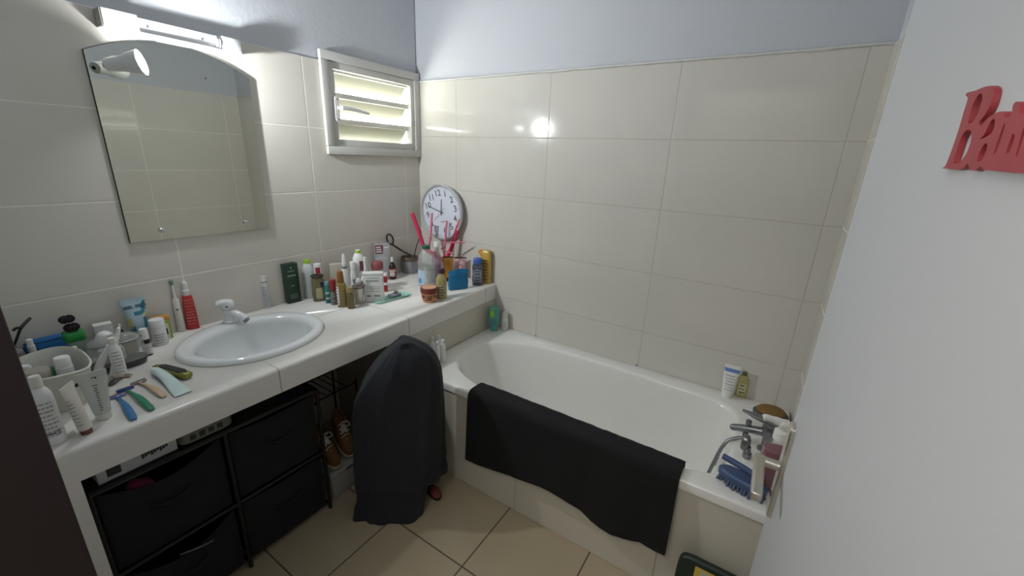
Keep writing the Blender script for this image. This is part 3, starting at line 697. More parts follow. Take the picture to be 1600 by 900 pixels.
for i in range(9): box(bm, (.1202, .006+i*.007, .020+.003*(i % 3)), (.1206, .012+i*.007, .036+.003*((i*2) % 3)))
box(bm, (.1202, -.07, .012), (.1206, -.04, .04)); obj('print', bm, INKD, E, None)
E = empty('wrapped_pack', (.46, -1.516, RT_), 0, 'grey-green wrapped pack beside the white box on the rack', 'pack')
LO('pack', [(0, .085, .075, 6), (.004, .09, .078, 6), (.035, .09, .078, 6), (.044, .084, .074, 6)], mat('grey_green_wrap', '#6e7166', .35, var=.25, scale=35), E, 40)
bm = bmesh.new()
for i in range(4): box(bm, (.0902, -.05+i*.025, .012), (.0908, -.034+i*.025, .03))
obj('print', bm, INKD, E, None)
E = empty('pink_cloth', (.50, -1.70, .50), 0, 'crumpled dark pink cloth showing above the open fabric drawer', 'cloth')
bm = bmesh.new(); sphere_bm(bm, (0, 0, 0), .036, 20, 14, (.7, .9, 1))
for v in bm.verts: v.co *= 1+.35*noise.noise(v.co*45)
obj('cloth', bm, mat('dark_pink_cloth', '#7c2744', .9, var=.2), E, 60)

# shoe box, sneakers and a small shelf frame right of the rack
E = empty('shoe_box', (.40, -.985, .001), 0, 'pale grey shoe box on the floor under the counter', 'box')
GB = mat('pale_grey_card', '#a7a6a2', .7, var=.05)
BX('carton', (-.13, -.13, 0), (.13, .13, .112), GB, E, .002); BX('lid', (-.134, -.134, .1125), (.134, .134, .128), GB, E, .002)
BX('slot', (.1342, -.06, .116), (.1348, .06, .121), BLACK, E)
SN = mat('tan_suede', '#714d26', .85, var=.12, scale=60); LACE = mat('lace_cream', '#cfcabd', .8); SOLE = mat('sole_cream', '#bdb6a3', .7)
def sneaker(E, m):
    LO('sole', [(0, .036, .112, 2.5, 0, 0), (.018, .04, .118, 2.5), (.024, .039, .117, 2.5)], SOLE, E)
    LO('upper', [(.0245, .037, .113, 2.4), (.045, .036, .108, 2.3, 0, .004), (.062, .033, .088, 2.2, 0, .022), (.08, .03, .062, 2.2, 0, .046), (.097, .026, .048, 2.2, 0, .058), (.099, .02, .04, 2.2, 0, .058), (.08, .018, .036, 2.2, 0, .058)], m, E)
    bm = bmesh.new()
    loft(bm, [(0, .015, .04, 3), (.005, .013, .037, 3)], 16, M=Matrix.Translation((0, -.018, .074)) @ Matrix.Rotation(.62, 4, 'X'))
    for i in range(5):
        y = -.05+i*.016; z = .060+i*.0105
        tube(bm, [(-.02, y-.003, z-.004), (0, y, z+.006), (.02, y+.003, z-.004)], .003, 6)
    tube(bm, spline([(0, .02, .105), (.018, .008, .12), (.026, -.008, .105), (.01, -.004, .1)], 5), .0025, 6)
    obj('laces', bm, LACE, E)
ZB = .1292
E = empty('sneaker', (.415, -1.075, ZB+.02), 0, 'tan lace-up sneaker next to the rack post on shoe box', 'shoe', 'tan sneakers on the shoe box', rot=(.0, 0, PI/2)); E.rotation_euler = (.38, 0, PI/2)
E.location.z = ZB+.045; sneaker(E, SN)
E = empty('sneaker', (.405, -.965, ZB+.045), 0, 'tan lace-up sneaker nearer the charcoal towel on shoe box', 'shoe', 'tan sneakers on the shoe box'); E.rotation_euler = (.38, 0, PI/2-.3); sneaker(E, SN)
E = empty('wire_shelf', (.28, -1.02, .0), 0, 'thin black wire shelf above the shoe box under the counter', 'shelf')
bm = bmesh.new()
for x in (-.11, .08):
    for y in (-.112, .186): tube(bm, [(x, y, .001), (x, y, .42)], .005, 8)
    tube(bm, [(x, -.112, .402), (x, .186, .402)], .004, 6)
for i in range(8): tube(bm, [(-.11, -.11+i*.035, .402), (.08, -.11+i*.035, .402)], .0025, 6)
obj('frame', bm, FRB, E)
E = empty('loafer', (.285, -1.06, .4065), PI/2, 'brown loafer on the thin wire shelf under the counter', 'shoe')
LO('sole', [(0, .034, .108, 2.5), (.012, .036, .11, 2.5)], BLACK, E)
LO('upper', [(.0125, .034, .105, 2.4), (.03, .033, .1, 2.3, 0, .004), (.046, .028, .075, 2.2, 0, .025), (.055, .024, .05, 2.2, 0, .04), (.05, .018, .04, 2.2, 0, .04)], mat('brown_leather', '#7a4d22', .5, var=.1), E)

# ================================================================== THINGS ON THE COUNTER, LEFT OF THE BASIN
def bottle(name, lab, spec, body, cap, secs=None, capz=.8, capr=.6, ry=None, paper=None, rows=4, blocks=(), z0=CT, yaw=0, u=.9, lz=(.12, .62), cat='bottle', group=None, seed=0, ink=INK, capm=None, neck=None, sh=.62):
    E, h, r = at(name, lab, cat, *spec, z0, yaw, group)
    s_ = secs(h, r) if secs else bottle_secs(h*capz/.9, r, (ry or 1)*r, neck or capr*.8, sh)
    LO('body', s_, body, E)
    if cap: cyl_cap('cap', h*capz, h, r*capr, cap, E)
    if rows or paper or blocks: label(E, s_, -u, u, h*lz[0], h*lz[1], paper, ink, rows, blocks, 'label' if paper else 'print', seed)
    return E, h, r
# big white bottle at the front
bottle('lotion_bottle', 'large white plastic bottle with white cap beside the dark doorpost', (90, 695, 588, 43), WHITE, CREAMW, capz=.82, capr=.52, rows=9, lz=(.12, .66), seed=1, sh=.7,
       blocks=[(INKD, .1, .6, .10, .13), (INK, .66, .82, .05, .2)])
# soft white basket
BKT = mat('off_white_basket', '#c6c5ba', .55, var=.05, scale=12, bump=.3, bscale=90)
E = empty('storage_basket', (.30, -1.772, CT+.0006), 0, 'soft off-white oval basket full of toiletries at the counter end', 'basket')
bm = bmesh.new(); NB = 48; rr = []
def bk(z, f, th=0):
    ring = []
    for i in range(NB):
        a = 2*PI*i/NB; wv = 1+.03*math.sin(3*a+1)*z/.115
        ring.append(bm.verts.new(((.088+.030*z/.115-th)*spow(math.cos(a), .8)*wv, (.066+.018*z/.115-th)*spow(math.sin(a), .8)*wv, f+(.008*math.sin(2*a+2.2)*z/.115 if z > .05 else 0))))
    return ring
rr = [bk(0, 0), bk(.004, .004), bk(.04, .04), bk(.08, .08), bk(.108, .108), bk(.114, .114, -.003), bk(.114, .117, .001), bk(.108, .110, .0045), bk(.06, .06, .0045), bk(.006, .006, .0045)]
for a, b_ in zip(rr, rr[1:]):
    for i in range(NB): bm.faces.new((a[i], a[(i+1) % NB], b_[(i+1) % NB], b_[i]))
bm.faces.new(rr[0][::-1]); bm.faces.new(rr[-1]); obj('basket', bm, BKT, E, 60)
bm = bmesh.new(); loft(bm, [(0, .006, .006), (.003, .006, .006)], 14, M=Matrix.Translation((.104, .028, .075)) @ Matrix.Rotation(PI/2, 4, 'Y')); obj('snap_button', bm, INKD, E)
BZ = CT+.0072
def inb(name, lab, cat, x, y, h, r, body, cap=None, capz=.8, capr=.9, secs=None):
    E = empty(name, (x, y, BZ), math.atan2(CAM.x-x, -(CAM.y-y)), lab, cat)
    LO('body', secs or [(0, r*.95, r*.95), (.003, r, r), (h*capz*.97, r, r), (h*capz, r*.85, r*.85)], body, E, 24)
    if cap: cyl_cap('cap', h*capz, h, r*capr, cap, E)
    return E
inb('cosmetic_jar', 'clear jar of brown cream inside the off-white basket', 'jar', .302, -1.795, .105, .029, mat('brown_cream', '#7a4a30', .3, var=.15), mat('clear_lid', '#b9b5a9', .2, alpha=.75), .72, .98)
inb('small_bottle', 'white bottle with white cap inside the off-white basket', 'bottle', .310, -1.742, .125, .018, WHITE, WHITE, .78, .95)
inb('small_bottle', 'green bottle standing in the middle of the off-white basket', 'bottle', .262, -1.748, .108, .014, mat('sea_green_plastic', '#3f7a63', .3), None)
inb('small_bottle', 'navy blue bottle lowest in the off-white basket near doorpost', 'bottle', .345, -1.818, .085, .016, mat('navy_plastic', '#27344f', .35), None)
inb('tissue_wad', 'crumpled white tissue in the off-white basket near doorpost', 'tissue', .250, -1.806, .1, .018, mat('tissue_white', '#dcdcdc', .9), None, secs=[(0, .009, .009), (.03, .014, .011), (.06, .012, .014), (.09, .014, .012), (.105, .009, .010)])

# tubes in front of the basket
E, h, r = at('cream_tube', 'white tube on a red-brown cap in front of the off-white basket', 'tube', 137, 679, 597, 25)
E.rotation_euler = (0, -.10, E.rotation_euler.z+.9)
s_ = tube_secs(h*.9, r*1.05, r*1.55, h*.1); LO('body', s_, CREAMW, E); cyl_cap('cap', 0, h*.1, r*.9, mat('red_brown_cap', '#6e4038', .4), E)
label(E, s_, -1.9, -.4, h*.2, h*.78, None, INK, 8, name='print', seed=5)
E, h, r = at('hand_cream_tube', 'pale grey-green tube with vertical lettering in front of the basket', 'tube', 164, 656, 581, 32)
PGG = mat('pale_grey_tube', '#c3c7c0', .4, var=.03)
s_ = tube_secs(h*.88, r, r*1.62, h*.12); LO('body', s_, PGG, E); cyl_cap('cap', 0, h*.12, r*.92, CREAMW, E)
bm = bmesh.new()
for k in range(11): patch(bm, s_, -.14+.05*(k % 2), .12+.03*((k*2) % 3), h*(.22+k*.05), h*(.235+k*.05), .0007, 0, 3, 1)
for a0 in range(6):
    a = -.4+a0*.55; patch(bm, s_, .05+.10*math.cos(a)-.03, .05+.10*math.cos(a)+.03, h*(.86+.02*math.sin(a)-.006), h*(.86+.02*math.sin(a)+.006), .0012, 0, 2, 1)
obj('print', bm, INKD, E, 60)
LO('stopper', [(0, .011, .011), (.008, .011, .011), (.011, .008, .008)], CREAMW, empty('bottle_cap', (.532, -1.797, CT+.0006), 0, 'tiny loose white cap between white bottle and brown-capped tube', 'cap'), 20)

# white bottle in the middle, toothbrush, pouch
bottle('lotion_bottle', 'slim white bottle standing in front of the clear pouch', (191, 590, 528, 23), WHITE, CREAMW, capz=.84, capr=.62, rows=7, lz=(.12, .7), seed=7, sh=.66)
def stick(name, lab, cat, P0, P1, radii, m, group=None, seg=12):
    P0, P1 = Vector(P0), Vector(P1); E = empty(name, P0, 0, lab, cat, group)
    n = len(radii); TU('handle', [(P1-P0)*(i/(n-1)) for i in range(n)], radii, m, E, seg); return E, P1-P0
A = on(150, 586, 'z', CT+.013); B = on(169, 539, 'x', A.x+.012)
E, d = stick('toothbrush', 'thick white toothbrush handle leaning on the clear pouch', 'toothbrush', A, B, [.006, .0105, .0115, .011, .009, .0055, .004], WHITE)
TU('end_ring', [d*-.005, d*.035], [.0085, .0095], mat('grey_rubber', '#6a6f70', .6), E)
A = Vector((.236, -1.640, CT+.006)); B = on(187, 506, 'x', .233)
E, d = stick('toothbrush', 'white toothbrush head standing up behind the slim white bottle', 'toothbrush', A, B, [.004, .004, .0035, .003, .003, .0045, .0052, .005, .002], WHITE)
bm = bmesh.new(); dd = d.normalized()
for k in range(5): tube(bm, [d*(.72+.05*k)+Vector((.003, -.002, 0)), d*(.72+.05*k)+Vector((.014, -.008, .002))], .004, 6)
tag(obj('bristles', bm, mat('bristle_white', '#eceeee', .8), E), kind='stuff')
VIN = mat('clear_vinyl', '#c9cdca', .12, alpha=.34, var=.04, coat=.6)
E = empty('toiletry_pouch', (.180, -1.602, CT+.0006), PI/2-.12, 'clear vinyl toiletry pouch with dark base against the tiled wall', 'pouch')
s_ = [(.002, .062, .036, 3), (.018, .072, .042, 3), (.022, .072, .042, 3), (.06, .073, .042, 2.8), (.09, .068, .035, 2.6), (.108, .055, .022, 2.4), (.114, .038, .012, 2.2)]
LO('vinyl', s_[2:], VIN, E, 40, (0, 1)); LO('base', [(0, .061, .036, 3), (.002, .067, .039, 3), (.018, .0725, .0425, 3), (.0205, .0725, .0425, 3)], mat('dark_vinyl', '#2c2c2f', .4), E, 40)
TU('zip', [(sec_pt((.092, .0685, .0352, 2.6), -PI*k/20)) for k in range(21)], .0022, DULLMETAL, E, 6)
BX('contents', (-.045, -.022, .022), (.02, .02, .075), mat('pouch_contents', '#bdbab3', .6, var=.25, scale=60), E, .012)

# white carton with red print leaning
A = on(126, 580, 'z', CT)
E = empty('medicine_box', (.180, -1.703, CT+.0008), .95, 'white carton with pink-red print leaning beside the white basket', 'box')
E.rotation_euler = (0, -.12, .95)
bm = bmesh.new(); box(bm, (-.024, -.012, .005), (.024, .012, .105), .001); obj('carton', bm, PAPER, E)
bm = bmesh.new(); box(bm, (-.004, -.0128, .03), (.016, -.0122, .08)); 
obj('red_print', bm, mat('rose_print', '#b9596a', .55), E, None)
bm = bmesh.new()
for k in range(4): box(bm, (-.018+.003*(k % 2), -.0128, .026+k*.014), (-.008, -.0122, .031+k*.014))
box(bm, (-.014, -.0128, .09), (.012, -.0122, .095)); obj('print', bm, INK, E, None)

# black mesh basket with odds and ends at the wall
E = empty('mesh_basket', (.074, -1.804, CT+.0006), 0, 'black mesh basket by the wall behind the off-white basket', 'basket')
BM_ = mat('black_mesh', '#0f0f12', .7, var=.3, scale=150, bump=.8, bscale=500)
LO('basket', [(0, .048, .046, 5), (.003, .050, .048, 5), (.085, .055, .053, 5), (.088, .054, .052, 5), (.086, .050, .048, 5), (.05, .048, .046, 5)], BM_, E, 40)
MZ = CT+.052
E = empty('glasses', (.060, -1.828, MZ+.001), 0, 'dark curved glasses arm sticking up from the black mesh basket', 'glasses')
A = on(20, 517, 'x', .07)-E.location; B = on(33, 512, 'x', .07)-E.location; C_ = on(47, 497, 'x', .05)-E.location
TU('arm', spline([(0, 0, .002), B*.7, B, C_], 5), [.0035]*10+[.0042]*6, BLACK, E, 8)
TU('bridge', spline([A, (A+B)/2+Vector((0, 0, .004)), B], 5), .004, BLACK, E, 8)
E = empty('compact_case', (.085, -1.802, MZ+.001), 0, 'grey and brown compact lying in the black mesh basket', 'cosmetic')
LO('case', [(0, .024, .018, 3), (.03, .027, .02, 2.6), (.052, .024, .018, 2.4), (.058, .012, .010)], mat('taupe_compact', '#7a7470', .4, var=.2), E)
LO('brown_top', [(.02, .012, .010, 2, .005, -.026), (.05, .012, .009, 2, .005, -.026), (.056, .006, .006, 2, .005, -.026)], mat('ginger_brown', '#8a5c3c', .5), E)
E = empty('lip_balm', (.075, -1.766, MZ+.001), 0, 'small white tube leaning up in the black mesh basket', 'tube')
E.rotation_euler = (0, 0, 0); LO('tube', [(0, .009, .009), (.055, .009, .009), (.056, .0075, .0075), (.075, .0075, .0075), (.077, .005, .005)], WHITE, E, 18)
# blue case, pale green tube, crumpled bag
E = empty('glasses_case', (.024, -1.728, CT+.0008), PI/2, 'bright blue zipped case standing against the tiled wall', 'case')
s_ = [(0, .046, .014, 3), (.006, .050, .019, 3), (.06, .051, .020, 3), (.098, .048, .017, 3), (.106, .040, .010, 3)]
LO('case', s_, mat('bright_blue_fabric', '#1767a3', .7, var=.1), E, 36); TU('zip', [sec_pt((.1, .0475, .0165, 3), -PI*k/18) for k in range(19)], .0016, mat('blue_zip', '#0f4a78', .5), E, 6)
E = empty('gel_tube', (.155, -1.745, CT+.0008), .4, 'pale mint tube lying upright between the two baskets', 'tube')
E.rotation_euler = (0, 0, .4); s_ = [(0, .016, .016), (.03, .02, .018), (.07, .021, .010), (.092, .022, .0016, 5)]
LO('body', s_, mat('pale_mint', '#b9cfc4', .3, var=.06), E, 24)
E = empty('plastic_bag', (.112, -1.722, CT+.0008), 0, 'crumpled clear plastic bag below the bright blue case', 'bag')
bm = bmesh.new(); sphere_bm(bm, (0, 0, .036), .019, 22, 14, (.85, .75, 1.85))
for v in bm.verts: v.co += v.co.normalized()*.005*noise.noise(v.co*90); v.co.z = max(v.co.z, .0005)
obj('bag', bm, mat('lilac_grey_film', '#aeb2bd', .2, alpha=.75, var=.2, coat=.4), E, 15)

# jar with green lid and two dark scrunchies on it
E = empty('storage_jar', (.083, -1.672, CT+.0006), 0, 'translucent jar with green lid standing by the tiled wall', 'jar')
LO('jar', [(0, .018, .018, 4), (.003, .020, .020, 4), (.094, .022, .022, 4), (.096, .020, .020, 4)], mat('green_tinted_plastic', '#9fb8a6', .15, alpha=.6), E)
LO('lid', [(.0965, .0245, .0245, 5), (.098, .0255, .0255, 5), (.122, .025, .025, 5), (.125, .023, .023, 5)], mat('grass_green_lid', '#1f8a3c', .4), E)
PL = mat('plum_velvet', '#2b2027', .9, var=.3, bump=.6, bscale=300)
for k, (x, y, z, lab) in enumerate(((.083, -1.671, CT+.126, 'dark plum scrunchie lying directly on the green jar lid'), (.079, -1.676, CT+.1545, 'dark plum scrunchie on top of another scrunchie above green lid'))):
    E = empty('scrunchie', (x, y, z), 0, lab, 'hair tie', 'dark scrunchies on the green lid')
    bm = bmesh.new(); R_ = .0075
    pts = [(R_*math.cos(a), R_*math.sin(a), .0140) for a in [2*PI*i/40 for i in range(40)]]
    tube(bm, pts, [.0105+.0022*math.sin(i*2.2) for i in range(40)], 12, 0, True); obj('scrunchie', bm, PL, E, 60)

# white shaver, boxes and jars at the wall
E = empty('depilator', (.102, -1.606, CT+.0006), .35, 'white rounded depilator with black teeth behind the toiletry pouch', 'depilator')
E.rotation_euler = (0, 0, .5)
LO('body', [(0, .02, .018, 2.5), (.004, .022, .02, 2.5), (.05, .023, .021, 2.4), (.075, .026, .024, 2.3), (.092, .024, .022, 2.2), (.104, .015, .014), (.108, .006, .006)], WHITE, E)
bm = bmesh.new()
for k in range(6): box(bm, (.018+.001*k, -.012, .052+k*.008), (.030-.001*k, .010, .056+k*.008), .001)
obj('teeth', bm, BLACK, E)
E = empty('carton', (.038, -1.592, CT+.0006), PI/2-.12, 'plain white-grey carton standing at the wall behind the depilator', 'box')
BX('carton', (-.024, -.018, 0), (.024, .018, .112), mat('grey_white_card', '#c8c8c6', .6), E, .001); BX('flap', (-.0235, -.0175, .1123), (.0235, .0175, .1145), PAPER, E)
E = empty('dropper_bottle', (.050, -1.552, CT+.0006), 0, 'small dark bottle with black bulb behind the amber jar', 'bottle')
LO('body', [(0, .011, .011), (.04, .011, .011), (.048, .006, .006), (.055, .006, .006)], mat('dark_amber', '#3b2a20', .15), E, 20); LO('bulb', [(.0552, .008, .008), (.062, .009, .009), (.075, .008, .008), (.082, .004, .004)], BLACK, E, 20)
E = empty('balm_jar', (.088, -1.545, CT+.0006), 0, 'amber jar with dark lid behind the black label bottle', 'jar')
LO('jar', [(0, .018, .018), (.003, .02, .02), (.042, .02, .02), (.045, .018, .018)], mat('amber_jar', '#8a6a2c', .2), E); LO('lid', [(.0452, .0205, .0205), (.058, .0205, .0205), (.06, .018, .018)], mat('dark_olive_lid', '#4b3f2a', .4), E)
# sun cream tube with big lettering
E, h, r = at('sun_cream_tube', 'light blue tube with teal lettering and cream cap at the wall', 'tube', 224, 541, 467, 30)
E.rotation_euler.z += .25
LB_ = mat('powder_blue_tube', '#a9c2cc', .35, var=.05, scale=40)
s_ = tube_secs(h*.7, r*.98, r*1.42, h*.3); LO('body', s_, LB_, E); LO('cap', [(0, r*.9, r*.78), (.003, r*.97, r*.85), (h*.27, r*.99, r*.88), (h*.295, r*.95, r*.85)], CREAMW, E)
bm = bmesh.new(); TQ = mat('teal_print', '#2f7f92', .5); YP = mat('soft_yellow_print', '#c9bf66', .5)
patch(bm, s_, -1.2, -.7, h*.40, h*.62, .0006, 1, 4, 2); patch(bm, s_, .55, 1.25, h*.38, h*.6, .0006, 0, 4, 2); patch(bm, s_, -.2, .9, h*.66, h*.74, .0006, 0, 4, 2); patch(bm, s_, .5, 1.2, h*.74, h*.93, .0006, 0, 4, 3); patch(bm, s_, -1.1, -.5, h*.35, h*.45, .0006, 0, 4, 2)
patch(bm, s_, .6, 1.2, h*.62, h*.68, .0006, 1, 4, 2)
obj('colour_print', bm, [TQ, YP], E, 60)
bm = bmesh.new(); add_text(bm, 'MEL PRO', h*.092, Matrix.Translation((.002, -r*.36, h*.84)) @ Matrix.Rotation(PI/2-.16, 4, 'X'), 0, .0004)
obj('lettering', bm, mat('navy_teal_print', '#33566a', .5), E, None)
# label bottle, white jar, yellow-green box
E, h, r = bottle('nail_polish_bottle', 'small black bottle with white label and white cap beside white jar', (233, 556, 514, 16), BLACK, WHITE, capz=.62, capr=.95, paper=PAPER, rows=4, lz=(.06, .46), u=1.2, seed=11, sh=.76)
E, h, r = bottle('pill_jar', 'wide white plastic jar with ribbed white lid near the basin', (253, 540, 499, 26), WHITE, None, secs=lambda h, r: [(0, r*.94, r*.94), (h*.03, r, r), (h*.68, r, r), (h*.72, r*.9, r*.9)], rows=4, lz=(.08, .5), seed=12)
bm = bmesh.new(); loft(bm, [(h*.70, r*1.03, r*1.03), (h*.96, r*1.03, r*1.03), (h, r*.95, r*.95)], 60)
obj('lid', bm, WHITE, E)
E = empty('tea_box', (.036, -1.434, CT+.0006), PI/2-.30, 'yellow-green and white carton standing behind the white jar', 'box')
YG = mat('lime_card', '#9cb93a', .5); OR = mat('orange_card', '#c98f3a', .5)
BX('carton', (-.028, -.016, 0), (.028, .016, .085), PAPER, E, .001)
bm = bmesh.new(); box(bm, (-.0286, -.0166, .076), (.0286, .0166, .0905), .0008); obj('orange_top', bm, OR, E)
bm = bmesh.new(); box(bm, (-.0286, -.0168, .066), (.0286, -.0162, .0755)); box(bm, (.022, -.0168, .004), (.0286, -.0162, .0655)); obj('green_border', bm, YG, E, None)
bm = bmesh.new()
for k in range(4): box(bm, (-.02+.008*k, -.0169, .052), (-.015+.008*k, -.0162, .062))
box(bm, (.006, -.0169, .02), (.017, -.0162, .045)); obj('print', bm, INKD, E, None)

# electric toothbrush and red spray
E, h, r = at('electric_toothbrush', 'white electric toothbrush standing upright left of the red spray', 'toothbrush', 285, 519, 438, 14)
LO('handle', [(0, r*.95, r*.95), (.003, r, r), (h*.3, r*.98, r*.98), (h*.62, r*.86, r*.86), (h*.66, r*.6, r*.6)], CREAMW, E, 24)
TU('neck', [(0, 0, h*.66), (0, 0, h*.9), (0, 0, h*.93)], [r*.42, r*.26, r*.24], WHITE, E, 12)
bm = bmesh.new(); loft(bm, [(h*.91, r*.3, r*.5), (h*.93, r*.45, r*.6), (h*.99, r*.45, r*.6), (h, r*.3, r*.4)], 16); obj('brush_head', bm, mat('grey_green_head', '#6e8f80', .5), E)
bm = bmesh.new(); loft(bm, [(0, r*.3, r*.3), (.0012, r*.3, r*.3)], 14, M=Matrix.Translation((0, -r*.97, h*.45)) @ Matrix.Rotation(PI/2, 4, 'X')); obj('button', bm, mat('grey_rubber', '#6a6f70', .6), E)
RED = mat('coral_red_plastic', '#b8322f', .35, var=.05)
E, h, r = at('sun_spray', 'red spray bottle with white pump left of the basin tap', 'bottle', 303, 515, 440, 19)
s_ = [(0, r*1.08, r*.76, 3), (.003, r*1.12, r*.8, 3), (h*.3, r*1.08, r*.8, 3), (h*.55, r*.98, r*.8, 2.8), (h*.69, r*.86, r*.76, 2.6), (h*.725, r*.55, r*.55)]
LO('body', s_, RED, E); label(E, s_, -.8, .8, h*.1, h*.66, None, mat('pink_print', '#d98a84', .5), 9, name='print', seed=14)
LO('collar', [(h*.715, r*.6, r*.6), (h*.72, r*.64, r*.64), (h*.82, r*.6, r*.6), (h*.83, r*.46, r*.46)], WHITE, E)
bm = bmesh.new(); loft(bm, [(h*.825, r*.46, r*.46), (h*.95, r*.46, r*.48), (h*.985, r*.42, r*.46), (h, r*.3, r*.34)], 20); tube(bm, [(0, 0, h*.94), (r*.2, -r*.58, h*.945)], r*.16, 8); obj('pump', bm, WHITE, E)

# trimmer, toothpaste, razors lying on the counter
def lying(name, lab, cat, a, b, group=None, z=CT):
    A, B = on(*a, 'z', z), on(*b, 'z', z); d = B-A
    E = empty(name, (A.x, A.y, z+.0007), math.atan2(d.y, d.x), lab, cat, group); return E, d.length     # local +x runs from a to b
LX = Matrix(((0, 0, 1, 0), (1, 0, 0, 0), (0, 1, 0, 0), (0, 0, 0, 1)))      # loft z -> x, loft x -> y, loft y -> z
E, l = lying('hair_trimmer', 'olive green and black hair trimmer lying in front of the basin', 'trimmer', (247, 579), (297, 592))
OLV = mat('olive_yellow_plastic', '#85852f', .4)
bm = bmesh.new(); loft(bm, [(0, .010, .007, 3, 0, .0115), (.006, .014, .0105, 3, 0, .0115), (l*.5, .0165, .0112, 3, 0, .0115), (l-.006, .0145, .0108, 3, 0, .0115), (l, .010, .007, 3, 0, .0115)], 24, M=LX); obj('body', bm, OLV, E)
bm = bmesh.new(); loft(bm, [(l*.12, .006, .001, 3, 0, .0225), (l*.2, .0115, .0022, 3, 0, .0228), (l*.8, .0115, .0022, 3, 0, .0228), (l*.9, .006, .001, 3, 0, .0225)], 20, M=LX); obj('grip', bm, mat('black_rubber', '#1d1e1e', .6), E)
BX('cutter', (-.010, -.009, .006), (.002, .009, .018), BLACK, E, .002); BX('switch', (l*.86, -.004, .0205), (l*.94, .004, .024), BLACK, E, .001)
E, l = lying('toothpaste_tube', 'squeezed mint and white toothpaste tube beside the hair trimmer', 'toothpaste', (241, 583), (289, 616))
bm = bmesh.new(); n = 14; s_ = []
for k in range(n+1):
    t = k/n; s_.append((.022+(l-.022)*t, .0125+.010*t, max(.0012, .0105*(1-t)**.8+.0010), 2.3, .003*math.sin(t*5), max(.0022, .0125*(1-t)+.0025)+.002*math.sin(t*9)*(1-t)))
loft(bm, s_, 24, M=LX); obj('body', bm, mat('mint_white_tube', '#c3d6d2', .3, var=.12, scale=40), E)
bm = bmesh.new(); loft(bm, [(-.002, .0085, .0085, 2, 0, .012), (.018, .0095, .0095, 2, 0, .012), (.022, .006, .006, 2, 0, .012)], 18, M=LX); obj('cap', bm, WHITE, E)
bm = bmesh.new()
for k in range(5): box(bm, (l*.45+k*.011, -.008+.003*(k % 2), .0), (l*.45+k*.011+.007, .006+.002*(k % 3), .001), M=Matrix.Translation((0, 0, .0148-k*.0022)))
obj('print', bm, mat('dark_teal_print', '#2d5a5c', .5), E, None)
def razor(lab, a, b, col, headcol, zoff=0, hd=1):
    E, l = lying('disposable_razor', lab, 'razor', a, b, 'disposable razors on the counter'); E.location.z += zoff
    bm = bmesh.new(); s_ = []
    for k in range(13):
        t = k/12; w_ = .0042+.0048*min(1, max(0, (t-.25)/.3)); s_.append((.012+(l-.012)*t, w_*(.75 if k == 12 else 1), .0032*(.7 if k in (0, 12) else 1), 2.6, .0015*math.sin(t*4), .0036+.006*math.sin(PI*t)))
    loft(bm, s_, 18, M=LX); obj('handle', bm, col, E)
    bm = bmesh.new(); box(bm, (-.006, -.020, .0005), (.006, .020, .0075), .0018); box(bm, (.002, -.004, .002), (.016, .004, .008), .001); hd_ = obj('head', bm, headcol, E)
    BX('blade', (-.004, -.018, .0077), (.0035, .018, .0084), DULLMETAL, hd_)
    return E
razor('blue disposable razor lying nearest the counter front edge', (183, 621), (211, 657), mat('razor_blue', '#2d6d9f', .35), mat('razor_lilac', '#7f86bd', .35))
razor('green disposable razor with dark blue head on the counter', (196, 610), (239, 642), mat('razor_green', '#1f7a5c', .35), mat('razor_navy', '#26308a', .35), 0)
razor('beige disposable razor with pinkish head nearest the toothpaste', (217, 599), (258, 621), mat('razor_beige', '#bfa687', .4), mat('razor_pink', '#a98e98', .35))
razor('dark-handled disposable razor with tan head nearest the clear pouch', (195, 589), (172, 604), mat('razor_dark', '#3a3130', .4), mat('razor_tan', '#b59a83', .4))

# ================================================================== THINGS ON THE COUNTER, RIGHT OF THE BASIN
CAPG = mat('lime_cap', '#9ac832', .35)
# spray can and dark green box
E, h, r = at('deodorant_can', 'slim white spray can standing alone behind the basin', 'spray can', 418, 482, 431, 12.5)
s_ = [(0, r*.92, r*.92), (.003, r, r), (h*.74, r, r), (h*.79, r*.9, r*.9), (h*.81, r*.85, r*.85)]
LO('can', s_, mat('pearl_white_can', '#cfd0d4', .35, var=.05, scale=40), E); LO('shoulder_ring', [(h*.805, r*.88, r*.88), (h*.83, r*.88, r*.88)], DULLMETAL, E)
cyl_cap('cap', h*.83, h, r*.8, WHITE, E); label(E, s_, -.9, .9, h*.08, h*.7, None, INK, 8, name='print', seed=21)
E, h, r = at('shampoo_box', 'tall dark green carton standing at the tiled wall', 'box', 458, 474, 409, 24)
GB_ = mat('bottle_green_card', '#1f3a2a', .35, var=.06)
E.rotation_euler.z += .42
bm = bmesh.new(); box(bm, (-r*1.0, -r*.72, 0), (r*1.0, r*.72, h*.965), .0015); obj('carton', bm, GB_, E)
bm = bmesh.new()
for k, (z, w_, hh) in enumerate(((.78, .5, .006), (.66, .62, .012), (.42, .3, .006), (.2, .66, .004), (.16, .55, .004), (.12, .6, .004))):
    n = max(2, int(w_*9))
    for i in range(n): box(bm, (-r*w_+2*r*w_*i/n, -r*.72-.0006, h*z), (-r*w_+2*r*w_*(i+.75)/n, -r*.72-.0002, h*z+hh*.6))
bmesh.ops.create_circle(bm, cap_ends=True, segments=14, radius=.004, matrix=Matrix.Translation((0, -r*.72-.0005, h*.87)) @ Matrix.Rotation(PI/2, 4, 'X'))
obj('print', bm, mat('pale_green_print', '#9db3a0', .5), E, None)

